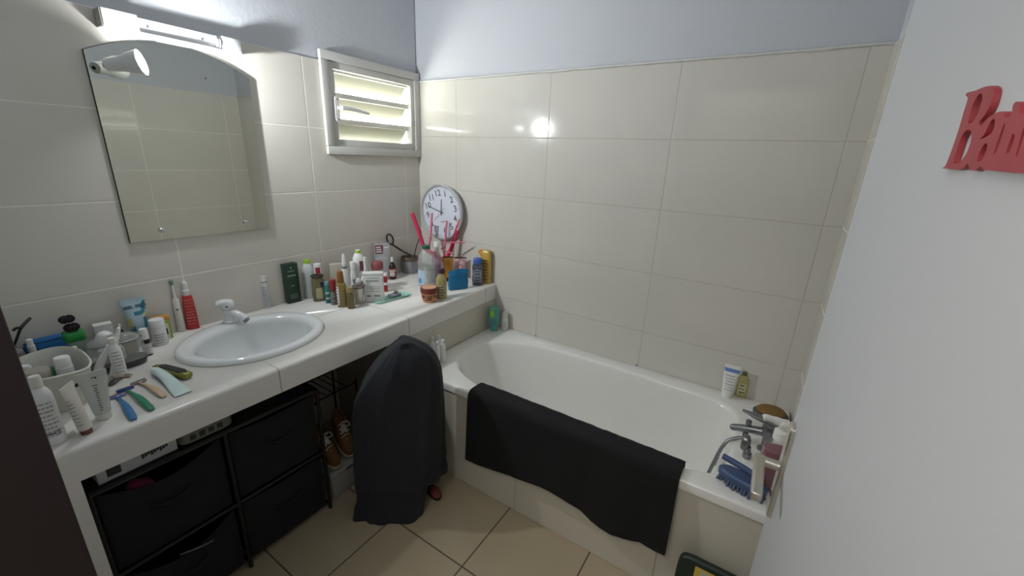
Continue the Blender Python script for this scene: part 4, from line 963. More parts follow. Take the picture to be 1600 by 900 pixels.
# first bunch: green-capped bottle, red-label bottle, olive jar ...
PALEW = mat('pale_blue_white_plastic', '#d3dad9', .35, var=.02)
bottle('shampoo_bottle', 'white bottle with lime green cap at the wall behind the olive jar', (486, 466, 406, 18), PALEW, CAPG, capz=.86, capr=.56, sh=.74, rows=0, seed=22)
E, h, r = bottle('cleanser_bottle', 'white bottle with red label patch directly behind the olive jar', (501, 465, 412, 12.5), WHITE, None, secs=lambda h, r: [(0, r*.95, r*.95), (.003, r, r), (h*.97, r, r), (h, r*.92, r*.92)], rows=0,
       blocks=[(mat('carmine_label', '#b03a48', .5), .2, .8, .62, .98)], lz=(.3, .92), u=1.0, seed=23)
E, h, r = at('candle_jar', 'olive glass jar with dark brown rim ring beside green-capped bottle', 'jar', 500, 472, 429, 21.5)
s_ = [(0, r*.9, r*.62, 3), (.003, r*.97, r*.68, 3), (h*.3, r, r*.72, 3), (h*.8, r*.96, r*.7, 2.6), (h*.9, r*.78, r*.62, 2.3), (h*.93, r*.76, r*.6, 2.2)]
LO('jar', s_, mat('olive_glass', '#77744f', .12, var=.12, coat=.5, alpha=.93), E)
bm = bmesh.new(); tube(bm, [(r*.80*math.cos(a), r*.64*math.sin(a), h*.95) for a in [2*PI*k/32 for k in range(32)]], h*.045, 10, 0, True); obj('rim_ring', bm, mat('dark_brown_rim', '#3a2620', .5), E)
bm = bmesh.new(); patch(bm, s_, -.25, .45, h*.12, h*.52, .0006, 0, 6, 3); patch(bm, s_, .2, .8, h*.56, h*.74, .0009, 1, 5, 2); obj('emblem', bm, [mat('pale_gold_print', '#b8b28a', .5), mat('navy_print', '#2a3352', .5)], E, 60)
bottle('gel_bottle', 'slim teal bottle between the olive jar and red-capped bottle', (514, 474, 440, 10.5), mat('teal_bottle', '#2c7f80', .2), mat('teal_cap_light', '#6aa39f', .3), capz=.82, capr=.7, rows=2, seed=24, ink=PAPER)
bottle('toner_bottle', 'grey bottle with wide dark red cap beside the teal bottle', (523, 477, 437, 11.5), mat('grey_smoke_plastic', '#77746c', .25), mat('deep_red_cap', '#93302f', .35), capz=.60, capr=.95, sh=.56, rows=2, lz=(.1, .45), seed=25)
E, h, r = at('oil_bottle', 'amber oil bottle with brown cap and white side label', 'bottle', 536, 481, 424, 16.5)
s_ = [(0, r*.9, r*.66, 3.4), (.003, r*.97, r*.7, 3.4), (h*.62, r, r*.72, 3.4), (h*.68, r*.8, r*.6, 2.6), (h*.72, r*.5, r*.46)]
LO('body', s_, mat('amber_oil', '#8f7b42', .12, var=.08, coat=.5), E); LO('cap', [(h*.70, r*.62, r*.62), (h*.72, r*.68, r*.68), (h*.97, r*.58, r*.58), (h, r*.5, r*.5)], mat('caramel_cap', '#8a5a2a', .3), E)
label(E, s_, -1.25, -.35, h*.08, h*.6, PAPER, INKD, 6, seed=26)
bottle('perfume_bottle', 'short olive-brown bottle in front of the metal tumbler', (549, 483, 449, 12), mat('olive_brown_glass', '#6a5f3a', .2, var=.1), mat('khaki_cap', '#8a7a55', .35), capz=.74, capr=.98, sh=.7, neck=.9, rows=0)

# tumbler with brushes
E, h, r = at('tumbler', 'silvery tumbler holding toothbrushes and a razor', 'tumbler', 562, 477, 446, 18)
STEEL = mat('brushed_silver', '#b9b6ad', .3, .7, var=.06)
LO('cup', [(0, r*.72, r*.72), (.003, r*.76, r*.76), (h*.92, r*1.0, r*1.0), (h*.93, r*1.05, r*1.05), (h, r*1.07, r*1.07), (h, r*1.0, r*1.0), (h*.5, r*.82, r*.82), (h*.06, r*.7, r*.7)], STEEL, E, 32)
bm = bmesh.new(); loft(bm, [(h*.87, r*1.01, r*1.01), (h*.89, r*1.06, r*1.06), (h*.97, r*1.085, r*1.085), (h*.985, r*1.06, r*1.06)], 32, (0, 0)); obj('rim_band', bm, mat('taupe_rim', '#6f6a62', .4, .5), E)
T0, TR, TH = E.location.copy(), r, h
vd = Vector((CAM.x-T0.x, CAM.y-T0.y, 0)).normalized(); sd = Vector((-vd.y, vd.x, 0))   # sd: picture right
for k, (s0, s1, dp, top, col, hc, lab) in enumerate((
    (-.2, -.95, .3, 1.62, 'white', '#3f8f95', 'white and teal toothbrush leaning left in the silvery tumbler'),
    (.1, .9, .35, 1.48, 'white', '#2f7d85', 'white toothbrush with teal stripe leaning right in the tumbler'),
    (.0, -.55, -.2, 1.5, 'white', '#22272b', 'white toothbrush with black neck in the silvery tumbler'))):
    a = T0+sd*(s0*TR*.5)+Vector((0, 0, .006)); b = T0+sd*(s1*TR)+vd*(dp*TR)+Vector((0, 0, TH*top)); d = b-a
    E = empty('toothbrush', a, 0, lab, 'toothbrush', 'toothbrushes in the tumbler')
    TU('handle', [d*(i/9) for i in range(10)], [.0035, .0042, .0045, .0044, .004, .0035, .003, .0032, .0055, .004], WHITE, E, 8)
    TU('stripe', [d*.70+vd*.0028, d*.84+vd*.0028], .0026, mat('stripe_'+hc, hc, .4), E, 6)
    bm = bmesh.new()
    for q in range(3):
        for w_ in (-1, 1): tube(bm, [d*(.87+.045*q)+sd*.002*w_, d*(.87+.045*q)+sd*.002*w_+vd*.011], .0024, 5)
    tag(obj('bristles', bm, mat('bristle_white', '#eceeee', .8), E), kind='stuff')
E = empty('crumpled_cloth', T0+Vector((0, 0, TH*1.02))+vd*.004, 0, 'crumpled pale pink-grey cloth lying on top of the silvery tumbler', 'cloth')
bm = bmesh.new(); sphere_bm(bm, (0, 0, .018), TR*.72, 22, 14, (1.0, .8, .95))
for v in bm.verts: v.co += v.co.normalized()*.004*noise.noise(v.co*120)
obj('cloth', bm, mat('pale_pink_grey', '#b9b0b4', .7, var=.12, scale=60), E, 40)

# behind: soap box, nozzle bottle, green-capped bottle, tubes, card
E, h, r = at('soap_carton', 'low pale beige carton at the wall behind the amber bottle', 'box', 530, 462, 412, 22)
BX('carton', (-r, -r*.5, 0), (r, r*.5, h), mat('beige_card', '#b9b2a2', .6), E, .001)
E, h, r = bottle('nasal_spray', 'white bottle with tall pointed nozzle behind the tumbler', (542, 464, 397, 11), WHITE, None, secs=lambda h, r: [(0, r*.95, r*.95), (.003, r, r), (h*.62, r, r), (h*.7, r*.6, r*.6), (h*.74, r*.56, r*.56)], rows=0)
LO('nozzle', [(h*.735, r*.62, r*.62), (h*.86, r*.56, r*.56), (h*.97, r*.42, r*.42), (h, r*.25, r*.25)], WHITE, E, 20); LO('collar', [(h*.66, r*.78, r*.78), (h*.72, r*.7, r*.7)], mat('blue_grey_band', '#76828c', .4), E, 20)
bottle('shampoo_bottle', 'white bottle with lime green cap behind the white paper pack', (564, 460, 391, 18), WHITE, CAPG, capz=.87, capr=.5, sh=.76, rows=0, blocks=[(mat('plum_print', '#7a4356', .5), .55, .95, .5, .95)], lz=(.3, .8))
bottle('foam_bottle', 'plain narrow white bottle left of lime-capped bottle behind tumbler', (555, 463, 409, 9.5), WHITE, WHITE, capz=.8, capr=.9, rows=0, sh=.7)
E, h, r = at('electric_toothbrush', 'slim white electric toothbrush with plum stripe standing behind paper pack', 'toothbrush', 574, 463, 402, 8)
LO('handle', [(0, r*1.1, r*1.1), (.004, r*1.15, r*1.15), (h*.3, r, r), (h*.7, r*.6, r*.6), (h*.82, r*.4, r*.4)], WHITE, E, 18); LO('brush_head', [(h*.815, r*.45, r*.5), (h*.9, r*.75, r*.7), (h, r*.7, r*.6)], WHITE, E, 16)
label(E, [(0, r*1.1, r*1.1), (h*.3, r, r), (h*.7, r*.6, r*.6)], -.7, .7, h*.35, h*.65, mat('plum_print', '#7a4356', .5), INK, 0, name='plum_stripe')
# white paper pack
E, h, r = at('cotton_pack', 'flat white and clear pack with grey-green lettering on the counter', 'pack', 586, 476, 424, 33)
E.rotation_euler.z += -.12
s_ = [(0, r*.94, r*.20, 5), (.004, r*.98, r*.25, 5), (h*.5, r*.97, r*.26, 5), (h*.88, r*.98, r*.22, 5), (h*.93, r, r*.16, 5), (h*.97, r*1.0, r*.05, 6), (h, r*.98, r*.03, 6)]
LO('pack', s_, mat('white_film', '#d2d3cf', .25, var=.10, scale=45, coat=.3), E, 40)
bm = bmesh.new(); box(bm, (-r*.97, -r*.262, h*.90), (r*.97, -r*.03, h*.985), .002); obj('seal', bm, WHITE, E)
rnd = random.Random(5); bm = bmesh.new()
for k, (z, n, hh) in enumerate(((.80, 7, .018), (.70, 5, .03), (.52, 6, .015), (.45, 6, .015), (.36, 5, .02), (.2, 2, .05))):
    for i in range(n):
        x0 = -r*.7+1.4*r*i/n; box(bm, (x0, -r*.264-.0006, h*z), (x0+1.4*r/n*rnd.uniform(.5, .85), -r*.262, h*(z+hh)))
obj('print', bm, mat('sage_print', '#6d7a70', .6), E, None)
# red and white tube, maroon jar, card, roll-on, black bottle
E, h, r = bottle('ointment_tube', 'thin red and white tube standing right of the paper pack', (602, 457, 427, 9.5), WHITE, None, secs=lambda h, r: [(0, r, r, 3), (h*.97, r, r, 3), (h, r*.9, r*.9, 3)], rows=0,
       blocks=[(mat('tomato_red', '#b0322f', .45), .05, .95, .0, .38), (mat('tomato_red', '#b0322f', .45), .05, .95, .55, .92)], lz=(.05, .95), u=1.1)
E, h, r = bottle('cream_jar', 'pinkish jar with dull maroon lid behind the paper pack', (592, 455, 409, 19), mat('pink_white_plastic', '#cdbcb8', .35), mat('dull_maroon', '#8a4a4e', .4), secs=lambda h, r: [(0, r*.92, r*.8), (.003, r, r*.85), (h*.72, r, r*.85), (h*.76, r*.9, r*.8)], capz=.76, capr=.98, rows=3, lz=(.1, .6), seed=31)
E, h, r = at('blister_card', 'clear upright card pack with plum header leaning at the wall', 'card pack', 600, 440, 380, 24)
E.rotation_euler.z += .2
bm = bmesh.new(); box(bm, (-r, -.002, 0), (r, .002, h), .0005); obj('card', bm, mat('clear_grey_card', '#b9b9bb', .2, alpha=.8), E)
bm = bmesh.new(); box(bm, (-r*.92, -.0028, h*.72), (r*.1, -.0021, h*.95)); obj('header', bm, mat('plum_print', '#7a4356', .5), E, None)
bm = bmesh.new()
for k in range(3): box(bm, (-r*.8, -.0034, h*(.76+.06*k)), (-r*.05-.003*k, -.0029, h*(.79+.06*k)))
box(bm, (r*.2, -.0028, h*.86), (r*.85, -.0021, h*.9)); obj('print', bm, PAPER, E, None)
LO('bubble', [(h*.1, r*.6, .001, 3, 0, -.004), (h*.12, r*.75, .012, 3, 0, -.004), (h*.6, r*.75, .012, 3, 0, -.004), (h*.64, r*.6, .002, 3, 0, -.004)], CLEAR, E)
E, h, r = bottle('rollon_deodorant', 'white rounded roll-on bottle behind the small black bottle', (606, 433, 391, 16.5), mat('silver_white', '#c9c9c7', .3, var=.03), None, secs=lambda h, r: [(0, r*.85, r*.75), (.003, r*.95, r*.8), (h*.45, r, r*.82), (h*.62, r*.86, r*.75), (h*.68, r*.9, r*.78), (h*.9, r*.78, r*.7), (h*.97, r*.5, r*.45), (h, r*.2, r*.2)], rows=2, lz=(.2, .55), blocks=[(INK, .3, .75, .75, 1.0)], seed=33)
E, h, r = bottle('essential_oil_bottle', 'small black bottle with white cap and red label', (614, 437, 402, 11.5), BLACK, WHITE, capz=.80, capr=.42, sh=.58, neck=.45, paper=mat('scarlet_label', '#a3322c', .5), rows=2, lz=(.08, .52), u=1.25, seed=34, ink=PAPER, blocks=[(PAPER, .2, .7, .35, .6), (BLACK, .0, 1, .0, .22)])

# grey pot with a dark-handled wax ladle and spatula
E, h, r = at('wax_pot', 'grey metal pot with brown rim in the counter corner', 'pot', 641, 429, 401, 27)
LO('pot', [(0, r*.72, r*.72), (.004, r*.78, r*.78), (h*.55, r*.92, r*.92), (h*.84, r*.97, r*.97), (h*.84, r*.9, r*.9), (h*.3, r*.78, r*.78), (h*.1, r*.7, r*.7)], mat('grey_enamel', '#9a9c9f', .3, .4, var=.06), E, 36)
bm = bmesh.new(); loft(bm, [(h*.80, r*.98, r*.98), (h*.82, r*1.04, r*1.04), (h*.97, r*1.06, r*1.06), (h, r*1.02, r*1.02), (h, r*.93, r*.93), (h*.85, r*.9, r*.9)], 36, (0, 0)); obj('rim', bm, mat('umber_rim', '#6b5a4c', .5), E)
PT, PR, PH = E.location.copy(), r, h
vd = Vector((CAM.x-PT.x, CAM.y-PT.y, 0)).normalized()
def pl(px, py, off=0):          # point on the upright plane through the pot that faces the doorway
    d = ray(px, py); k = ((PT+vd*off)-CAM).dot(vd)/d.dot(vd); return CAM+d*k
DARK = mat('dark_iron', '#2a2726', .5, .3, var=.1)
E = empty('ladle', PT+Vector((0, 0, .01)), 0, 'black ladle with looped handle lying over the grey pot rim', 'ladle')
E.location.z += .012; lc = on(609.5, 374, 'x', .016)-E.location; e_ = on(613, 382, 'x', .018)-E.location; a = pl(642, 399, .004)-E.location; b = (a+e_)/2+Vector((0, 0, -.004))
TU('handle', spline([a+Vector((0, 0, -.010)), a, b, e_], 7), [.0032]*8+[.004]*7+[.0054]*7, DARK, E, 8)
lq = (on(604.5, 366, 'x', .016)-on(613, 383, 'x', .016)); ey = lq.normalized(); lh = lq.length/2*.85; ez = Vector((1, 0, 0)).cross(ey); lw = lh*.62
TU('loop', [lc+ey*lh*math.cos(t)+ez*lw*math.sin(t) for t in [2*PI*i/24 for i in range(24)]], .0048, DARK, E, 8, True)
LO('bowl', [(0, .004, .004), (.006, .014, .014), (.016, .019, .019), (.0165, .016, .016), (.006, .008, .008)], DARK, E, 20)
E = empty('spatula', PT+Vector((.020, .018, .012))+vd*-.010, 0, 'dark wire-handled spatula rising right from the grey pot', 'spatula')
p_ = [pl(*q, -.02)-E.location for q in ((647, 403), (650, 388), (654, 375), (657, 366))]
TU('handle', spline([Vector((0, 0, .004))]+p_, 6), .0028, DARK, E, 8)
lc = p_[-1]+Vector((-.004, .0, .012)); TU('loop', [lc+Vector((.010*math.cos(t), 0, .014*math.sin(t))) for t in [2*PI*i/20 for i in range(20)]], .0032, DARK, E, 8, True)

# wall clock
CR, CC = .168, Vector((.2135, 0, 1.154))
E = empty('wall_clock', (CC.x, -.0005, CC.z), 0, 'round silver wall clock with white dial hanging in the corner', 'clock')
CM = Matrix.Rotation(PI/2, 4, 'X')          # local z of the loft -> -y (into the room)
TW = .26                                    # the dial hangs a little turned to the left
CW = Matrix.Rotation(-TW, 4, 'Y')
SIL = mat('silver_plastic', '#b4b6b8', .3, .55, var=.03)
def CLo(name, secs, m, par=E, caps=(1, 1), seg=64):
    bm = bmesh.new(); loft(bm, secs, seg, caps, CM); return obj(name, bm, m, par, 40)
CLo('case', [(.0015, CR*.86, CR*.86), (.006, CR*.93, CR*.93), (.03, CR*.985, CR*.985), (.044, CR, CR)], SIL, E, (1, 0))
CLo('bezel', [(.040, CR, CR), (.0475, CR*1.0, CR*1.0), (.0505, CR*.975, CR*.975), (.0495, CR*.94, CR*.94), (.041, CR*.905, CR*.905), (.034, CR*.90, CR*.90)], mat('pale_silver', '#c9cbcc', .28, .4, var=.02), E, (0, 0))
CLo('dial', [(.036, CR*.9, CR*.9), (.037, CR*.9, CR*.9)], mat('clock_white', '#d3d9e6', .5, var=.01), E)
def dialM(x, z, y=-.0374, rot=0): return CW @ Matrix.Translation((x, y, z)) @ Matrix.Rotation(rot, 4, 'Y') @ Matrix.Rotation(PI/2, 4, 'X')
bm = bmesh.new()
for n in range(1, 13):
    a = n*PI/6; add_text(bm, str(n), .052, dialM(.115*math.sin(a), .114*math.cos(a)), 0, .0008)
add_text(bm, 'Quartz', .014, dialM(0, -.058), 0)
obj('numerals', bm, INKD, E, None)
bm = bmesh.new()
for k in range(60):
    a = k*PI/30; w_, l_ = (.0016, .009) if k % 5 == 0 else (.0008, .006)
    box(bm, (-w_, -.0376, .143-l_/2), (w_, -.0371, .143+l_/2), M=CW @ Matrix.Rotation(a, 4, 'Y'))
obj('minute_marks', bm, INKD, E, None)
def hand(name, ang, l, w_, y, m, back=.02):
    bm = bmesh.new(); v = [(-w_, -back), (w_, -back), (w_*.75, l), (-w_*.75, l)]
    prism(bm, v, y-.0006, y, lambda u, q, t: (u, t, q)); bmesh.ops.transform(bm, matrix=CW @ Matrix.Rotation(ang, 4, 'Y'), verts=bm.verts[:]); return obj(name, bm, m, E, None)
hand('hour_hand', math.radians(16), .078, .0042, -.0385, BLACK); hand('minute_hand', math.radians(300), .112, .0034, -.0400, BLACK); hand('second_hand', math.radians(60), .045, .0010, -.0415, INKD, .075)
bm = bmesh.new(); loft(bm, [(.0375, .006, .006), (.0425, .005, .005)], 16, (1, 1), CM); obj('hub', bm, BLACK, E)
CLo('glass', [(.0440, CR*.903, CR*.903), (.0448, CR*.903, CR*.903)], mat('clock_glass', '#ffffff', .03, alpha=.06, var=0), E)

# pink and red bendy rollers standing in a clear cup
E, h, r = at('plastic_cup', 'clear plastic cup of pink hair rollers behind the clear bottles', 'cup', 692, 437, 403, 28)
KH, KR = h, r
LO('cup', [(0, r*.8, r*.8), (.002, r*.84, r*.84), (h*.97, r*1.06, r*1.06), (h, r*1.08, r*1.08), (h*.98, r*1.02, r*1.02), (.005, r*.8, r*.8)], CLEAR, E, 32)
KP = E.location.copy(); vd = Vector((CAM.x-KP.x, CAM.y-KP.y, 0)).normalized()
def kp(px, py, off=0):
    d = ray(px, py); k = ((KP+vd*off)-CAM).dot(vd)/d.dot(vd); return CAM+d*k
RP = mat('foam_red_pink', '#c92f56', .7, var=.06); LP = mat('foam_light_pink', '#d4788f', .7, var=.06)
for k_, (a, b_, w_, m, off, lab) in enumerate((
    ((644, 333), (664, 388), 6.5, RP, .0, 'thick red-pink hair roller leaning far left towards the tiled wall'),
    ((675, 333), (671, 392), 3.6, LP, .035, 'thin pink hair roller upright in front of the clock dial left half'),
    ((698, 345), (694, 396), 3.6, LP, .03, 'thin pink hair roller upright in front of the clock dial right half'),
    ((721, 338), (701, 402), 6.5, RP, -.012, 'thick red-pink hair roller leaning right past the clock edge'))):
    A, B = kp(*a, off), kp(*b_, off); d = A-B; rad = w_/2*(B-CAM).dot(FW)/F*.95
    q = Vector((B.x-KP.x, B.y-KP.y, 0)); q = q.normalized()*min(q.length, KR*.60)
    if k_ == 1: q = q*.4+Vector((.012*vd.x, .012*vd.y, 0))
    tgt = KP+q*.75+Vector((0, 0, .006))
    E = empty('hair_roller', tgt, 0, lab, 'hair roller', 'bendy hair rollers in the cup')
    top_ = KP+q*1.0+Vector((0, 0, KH+.006))
    B2 = B if B.z > KP.z+KH+.02 else B+d*.25
    P = spline([Vector((0, 0, 0)), (top_-tgt)*.6, top_-tgt, B2-tgt, (A+B2)/2-tgt, A-tgt], 5)
    TU('foam', P, [rad]*(len(P)-1)+[rad*.85], m, E, 12)
E = empty('hair_roller', kp(691, 379, .062), 0, 'thin pink hair roller lying level across the other rollers', 'hair roller', 'bendy hair rollers in the cup')
TU('foam', [(0, 0, 0), kp(709, 379, .062)-E.location, kp(727, 379, .062)-E.location], .0045, LP, E, 12)
E = empty('hair_roller', kp(689, 388, .072), 0, 'short pink hair roller tilted down to the right above the orange tube', 'hair roller', 'bendy hair rollers in the cup')
TU('foam', [(0, 0, 0), kp(699, 393, .072)-E.location, kp(710, 398, .072)-E.location], .0045, LP, E, 12)

# clear bottles
E, h, r = at('water_bottle', 'large clear plastic bottle with green cap and pale label', 'bottle', 667, 449, 383, 27)
s_ = [(0, r*.85, r*.85), (.004, r*.96, r*.96), (h*.12, r, r), (h*.36, r*.97, r*.97), (h*.42, r, r), (h*.62, r, r), (h*.70, r*.96, r*.96), (h*.8, r*.75, r*.75), (h*.88, r*.42, r*.42), (h*.93, r*.38, r*.38)]
LO('bottle', s_, CLEAR, E, 32); cyl_cap('cap', h*.915, h, r*.46, mat('dark_green_cap', '#2c5a45', .4), E)
label(E, s_, -.2, 1.3, h*.10, h*.50, mat('clear_white_label', '#c3cbc6', .3, alpha=.75), mat('grey_green_print', '#7c8a82', .5), 7, seed=41)
bm = bmesh.new(); patch(bm, s_, -1.35, -.3, h*.06, h*.42, .0008, 0, 6, 3); patch(bm, s_, -1.2, -.6, h*.1, h*.22, .0013, 1, 5, 2); obj('blue_label', bm, [mat('ice_blue_label', '#b5cfe3', .4), mat('sky_blue_print', '#6d9dcc', .5)], E, 60)
E, h, r = at('lotion_bottle', 'slimmer clear purple-tinted bottle with white cap behind clear bottle', 'bottle', 683, 442, 378, 16)
s_ = [(0, r*.9, r*.9), (.003, r, r), (h*.52, r, r), (h*.62, r*.9, r*.9), (h*.74, r*.5, r*.5), (h*.9, r*.4, r*.4)]
LO('bottle', s_, mat('mauve_clear', '#b59aa8', .1, alpha=.5, coat=.5), E, 28); LO('liquid', [(.003, r*.92, r*.92), (h*.42, r*.94, r*.94), (h*.43, r*.9, r*.9)], mat('mauve_liquid', '#6b4a63', .2), E, 28); cyl_cap('cap', h*.88, h, r*.52, WHITE, E)
# tubes behind the pouch
def cap_down_tube(name, lab, spec, body, capcol, yaw, seed, deco=None, wt=1.25):
    E, h, r = at(name, lab, 'tube', *spec); E.rotation_euler.z += yaw
    s_ = tube_secs(h*.84, r*.9, r*wt, h*.16); LO('body', s_, body, E); cyl_cap('cap', 0, h*.16, r*.85, capcol, E)
    bm = bmesh.new(); box(bm, (-r*wt*1.01, -.0022, h*.955), (r*wt*1.01, .0022, h*1.0)); obj('crimp', bm, mat('dark_brown_crimp', '#3b2826', .5), E)
    if deco: deco(E, s_, h, r)
    return E
cap_down_tube('cream_tube', 'orange-yellow tube with dark brown crimp above the yellowish bottle', (700, 440, 401, 13.5), mat('mango_tube', '#c98a2f', .4, var=.06), mat('dark_brown_crimp', '#3b2826', .5), .1, 51,
    lambda E, s_, h, r: label(E, s_, -.8, .8, h*.4, h*.8, None, mat('brown_print', '#6b4220', .5), 4, name='print', seed=51))
def ringdeco(E, s_, h, r):
    bm = bmesh.new()
    for k in range(18):
        a = 2*PI*k/18; patch(bm, s_, .5*math.cos(a)-.1, .5*math.cos(a)+.1, h*(.55+.13*math.sin(a)-.02), h*(.55+.13*math.sin(a)+.02), .0009, 0, 2, 1)
    obj('ring_print', bm, mat('mauve_print', '#a8657f', .5), E, 60)
cap_down_tube('cream_tube', 'pale pink tube with ring print and dark crimp behind blue pouch', (719, 437, 402, 15), mat('pale_pink_tube', '#d0a9ad', .4, var=.04), mat('mauve_cap', '#8c6a75', .4), -.05, 52, ringdeco)
# blue rubber pouch
E, h, r = at('blue_pouch', 'bright blue soft pouch standing at the counter front edge', 'pouch', 716, 456, 422, 34)
E.rotation_euler.z += .38
s_ = [(0, r*.9, r*.26, 4), (.003, r*.93, r*.3, 4), (h*.3, r*.98, r*.32, 3.5), (h*.6, r*.95, r*.24, 3), (h*.85, r*.93, r*.12, 3), (h*.95, r*1.0, r*.06, 3), (h, r*1.02, r*.04, 4)]
bm = bmesh.new(); loft(bm, s_, 44)
for v in bm.verts:
    if v.co.z > h*.8: v.co.z += h*.05*math.sin(v.co.x/r*2.2+1.2); v.co.y += r*.06*math.sin(v.co.x/r*4)
obj('pouch', bm, mat('azure_rubber', '#0f6f9e', .6, var=.06), E, 60)
TU('seam', [(-r*.95, -r*.25, h*.73), (-r*.4, -r*.3, h*.75), (r*.2, -r*.29, h*.74), (r*.85, -r*.17, h*.76)], .0012, mat('azure_dark', '#0b5479', .6), E, 6)
# yellowish bottle, peach jar, dark shampoo, golden tube
bottle('serum_bottle', 'yellowish bottle with dark brown cap left of the blue pouch', (690, 468, 419, 17), mat('straw_liquid', '#a39a68', .12, var=.08, coat=.5), mat('dark_plum_cap', '#3f2a30', .35), capz=.84, capr=.62, ry=.8, rows=4, paper=mat('straw_label', '#b5ad82', .5), lz=(.08, .45), u=.9, seed=61, ink=INKD)
E, h, r = at('body_butter_jar', 'peach jar with brown screw lid nearest the counter front edge', 'jar', 671, 474, 446, 26)
s_ = [(0, r*.72, r*.72), (.003, r*.8, r*.8), (h*.3, r*.96, r*.96), (h*.56, r, r), (h*.6, r*.96, r*.96)]
LO('jar', s_, mat('peach_jar', '#c8895a', .3, var=.06), E, 36); LO('lid', [(h*.58, r*1.04, r*1.04), (h*.6, r*1.08, r*1.08), (h*.88, r*1.06, r*1.06), (h*.9, r*1.02, r*1.02)], mat('chestnut_lid', '#6e3328', .35), E, 40)
bm = bmesh.new(); loft(bm, [(h*.902, r*.9, r*.9), (h*.915, r*.88, r*.88)], 36); obj('lid_print', bm, mat('peach_lid_print', '#c99a78', .45, var=.2, scale=70), E)
label(E, s_, -1.2, 1.2, h*.12, h*.52, None, INKD, 3, seed=62, blocks=[(mat('chestnut_lid', '#6e3328', .35), .05, .25, .5, .95), (mat('chestnut_lid', '#6e3328', .35), .75, .95, .5, .95), (mat('gold_print', '#8a5a2a', .5), .36, .64, .2, .8)], name='print')
E, h, r = at('shampoo_bottle', 'dark grey curvy bottle with blue cap at the bath end', 'bottle', 746, 447, 403, 17.5); E.location.y = min(E.location.y, -.075)
s_ = [(0, r*.88, r*.6, 2.6), (.003, r*.95, r*.66, 2.6), (h*.2, r, r*.68, 2.6), (h*.42, r*.88, r*.62, 2.6), (h*.66, r*.98, r*.66, 2.6), (h*.78, r*.85, r*.6, 2.4), (h*.82, r*.7, r*.55, 2.2)]
LO('body', s_, mat('slate_bottle', '#454b58', .2, var=.06, coat=.4), E); LO('cap', [(h*.80, r*.78, r*.6, 2.4), (h*.82, r*.84, r*.64, 2.4), (h*.96, r*.8, r*.62, 2.4), (h, r*.6, r*.5, 2.2)], mat('cobalt_cap', '#3f63ae', .35), E)
label(E, s_, -.75, .75, h*.14, h*.7, mat('steel_label', '#8f97a6', .3, .3), INKD, 5, seed=63)
E, h, r = at('sun_lotion_bottle', 'tall golden yellow bottle with orange cap at the back wall', 'bottle', 757, 445, 391, 17.5); E.location.y = -.030; E.rotation_euler.z *= .3
s_ = [(0, r*.92, r*.5, 3), (.003, r, r*.55, 3), (h*.6, r*1.02, r*.55, 3), (h*.9, r*1.0, r*.5, 3), (h*.98, r*.8, r*.3, 3), (h, r*.7, r*.2, 3)]
LO('body', s_, mat('golden_plastic', '#bd9c45', .3, var=.06, coat=.3), E); bm = bmesh.new(); loft(bm, [(0, r*.42, r*.42), (h*.12, r*.38, r*.38), (h*.15, r*.2, r*.2)], 20, M=Matrix.Translation((-r*.75, -.002, h*.86)) @ Matrix.Rotation(-.7, 4, 'Y')); obj('cap', bm, mat('orange_cap', '#d0862a', .4), E)
label(E, s_, -.7, .9, h*.1, h*.75, None, mat('brown_print', '#6b4220', .5), 7, seed=64, name='print')
# mint tray with soap box
E, l = lying('soap_tray', 'long mint-green shallow tray lying in front of the paper pack', 'tray', (584, 474), (637, 459))
MT = mat('mint_plastic', '#9fd0c0', .3, var=.03)
bm = bmesh.new(); loft(bm, [(0, .5*l*.94, .033, 6, l/2, 0), (.002, .5*l*.98, .036, 6, l/2, 0), (.008, .5*l, .038, 6, l/2, 0), (.008, .5*l*.97, .035, 6, l/2, 0), (.0035, .5*l*.94, .032, 6, l/2, 0)], 48, M=None); obj('tray', bm, MT, E)
TB = E.location.copy(); TA = E.rotation_euler.z
E2 = empty('soap_box', TB+Vector((math.cos(TA)*l*.60, math.sin(TA)*l*.60, .0040)), TA+.12, 'small blue-grey patterned box lying on the mint tray', 'box')
BX('carton', (-.030, -.018, 0), (.030, .018, .017), mat('blue_grey_card', '#a9b0bf', .5, var=.25, scale=90), E2, .001)
bm = bmesh.new()
for k in range(5): box(bm, (-.024+k*.0105, -.0186, .005), (-.018+k*.0105, -.0181, .012))
obj('print', bm, mat('slate_print', '#4c566b', .5), E2, None)
E3 = empty('soap_bar', E2.location+Vector((.004, .006, .0176)), .3, 'tiny worn beige-grey soap piece on the blue-grey box', 'soap')
LO('soap', [(0, .009, .008, 3), (.003, .011, .0095, 3), (.013, .010, .009, 2.6), (.016, .006, .005, 2.2)], mat('grey_beige_soap', '#8f8b78', .6, var=.15), E3, 24)

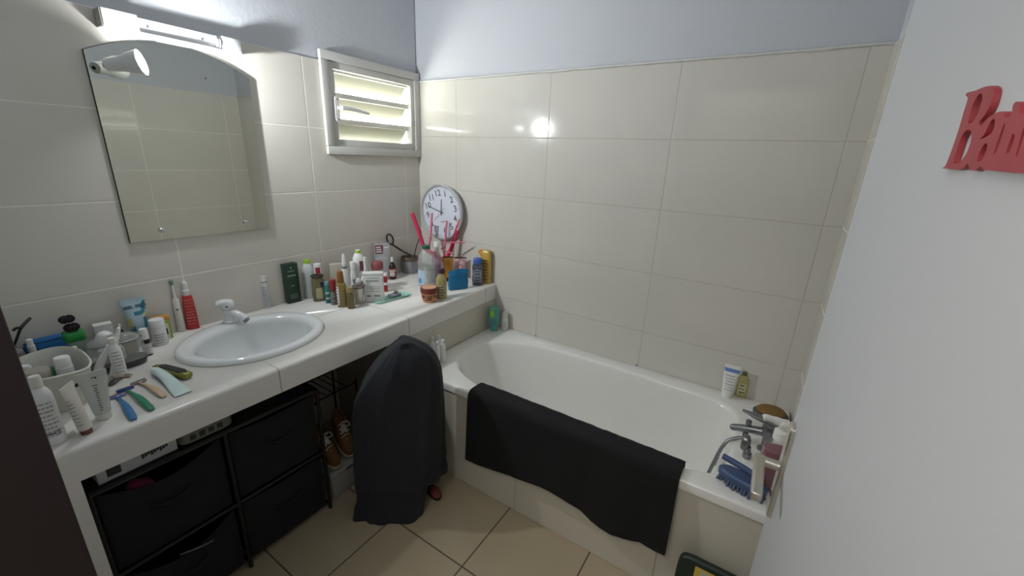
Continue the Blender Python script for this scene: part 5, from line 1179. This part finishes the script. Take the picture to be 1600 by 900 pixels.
# ================================================================== LIGHT AND CAMERA
w = bpy.data.worlds.new('world'); scene.world = w; w.use_nodes = True
bg = w.node_tree.nodes['Background']; bg.inputs['Color'].default_value = (1, 1, .9, 1); bg.inputs['Strength'].default_value = 20
def lamp(name, kind, loc, power, col, size=.02, rot=(0, 0, 0), sy=None):
    d = bpy.data.lights.new(name, kind); d.energy = power; d.color = col
    if kind == 'AREA':
        d.size = size
        if sy: d.shape = 'RECTANGLE'; d.size_y = sy
    else: d.shadow_soft_size = size
    o = bpy.data.objects.new(name, d); o.location = loc; o.rotation_euler = rot; COL.objects.link(o); return o
# the bulb of the spot lamp: its light leaves the mouth of the shade
s = lamp('spot_lamp_beam', 'SPOT', LA+ax*.1045, 40, (.93, .97, 1), .018)
s.data.spot_size = math.radians(180); s.data.spot_blend = .7
s.rotation_euler = (-ax).to_track_quat('Z', 'Y').to_euler()
lamp('spot_lamp_side_glow', 'POINT', LA+ax*.128, 5, (.95, .98, 1), .02)
# area light added in the unseen hallway, fills the room through the doorway
lamp('hall_fill_light', 'AREA', (1.5, -2.65, CEIL-.03), 16, (1, .97, .93), .9)

cd = bpy.data.cameras.new('camera'); cam = bpy.data.objects.new('camera', cd); COL.objects.link(cam)
cd.sensor_fit = 'HORIZONTAL'; cd.sensor_width = 36; cd.lens = 36*F/1600; cd.clip_start = .01
cam.matrix_world = Matrix(((RT.x, UP.x, -FW.x, CAM.x), (RT.y, UP.y, -FW.y, CAM.y), (RT.z, UP.z, -FW.z, CAM.z), (0, 0, 0, 1)))
scene.camera = cam
vs = scene.view_settings
scene.display_settings.display_device = 'sRGB'
vs.view_transform = 'Standard'; vs.look = 'None'; vs.gamma = 1; vs.exposure = .36; vs.use_curve_mapping = False
cy = scene.cycles
cy.use_denoising = True; cy.max_bounces = 10; cy.diffuse_bounces = 6; cy.glossy_bounces = 5; cy.transmission_bounces = 6; cy.transparent_max_bounces = 16
cy.caustics_reflective = True; cy.caustics_refractive = False; cy.sample_clamp_indirect = 6; cy.blur_glossy = 1
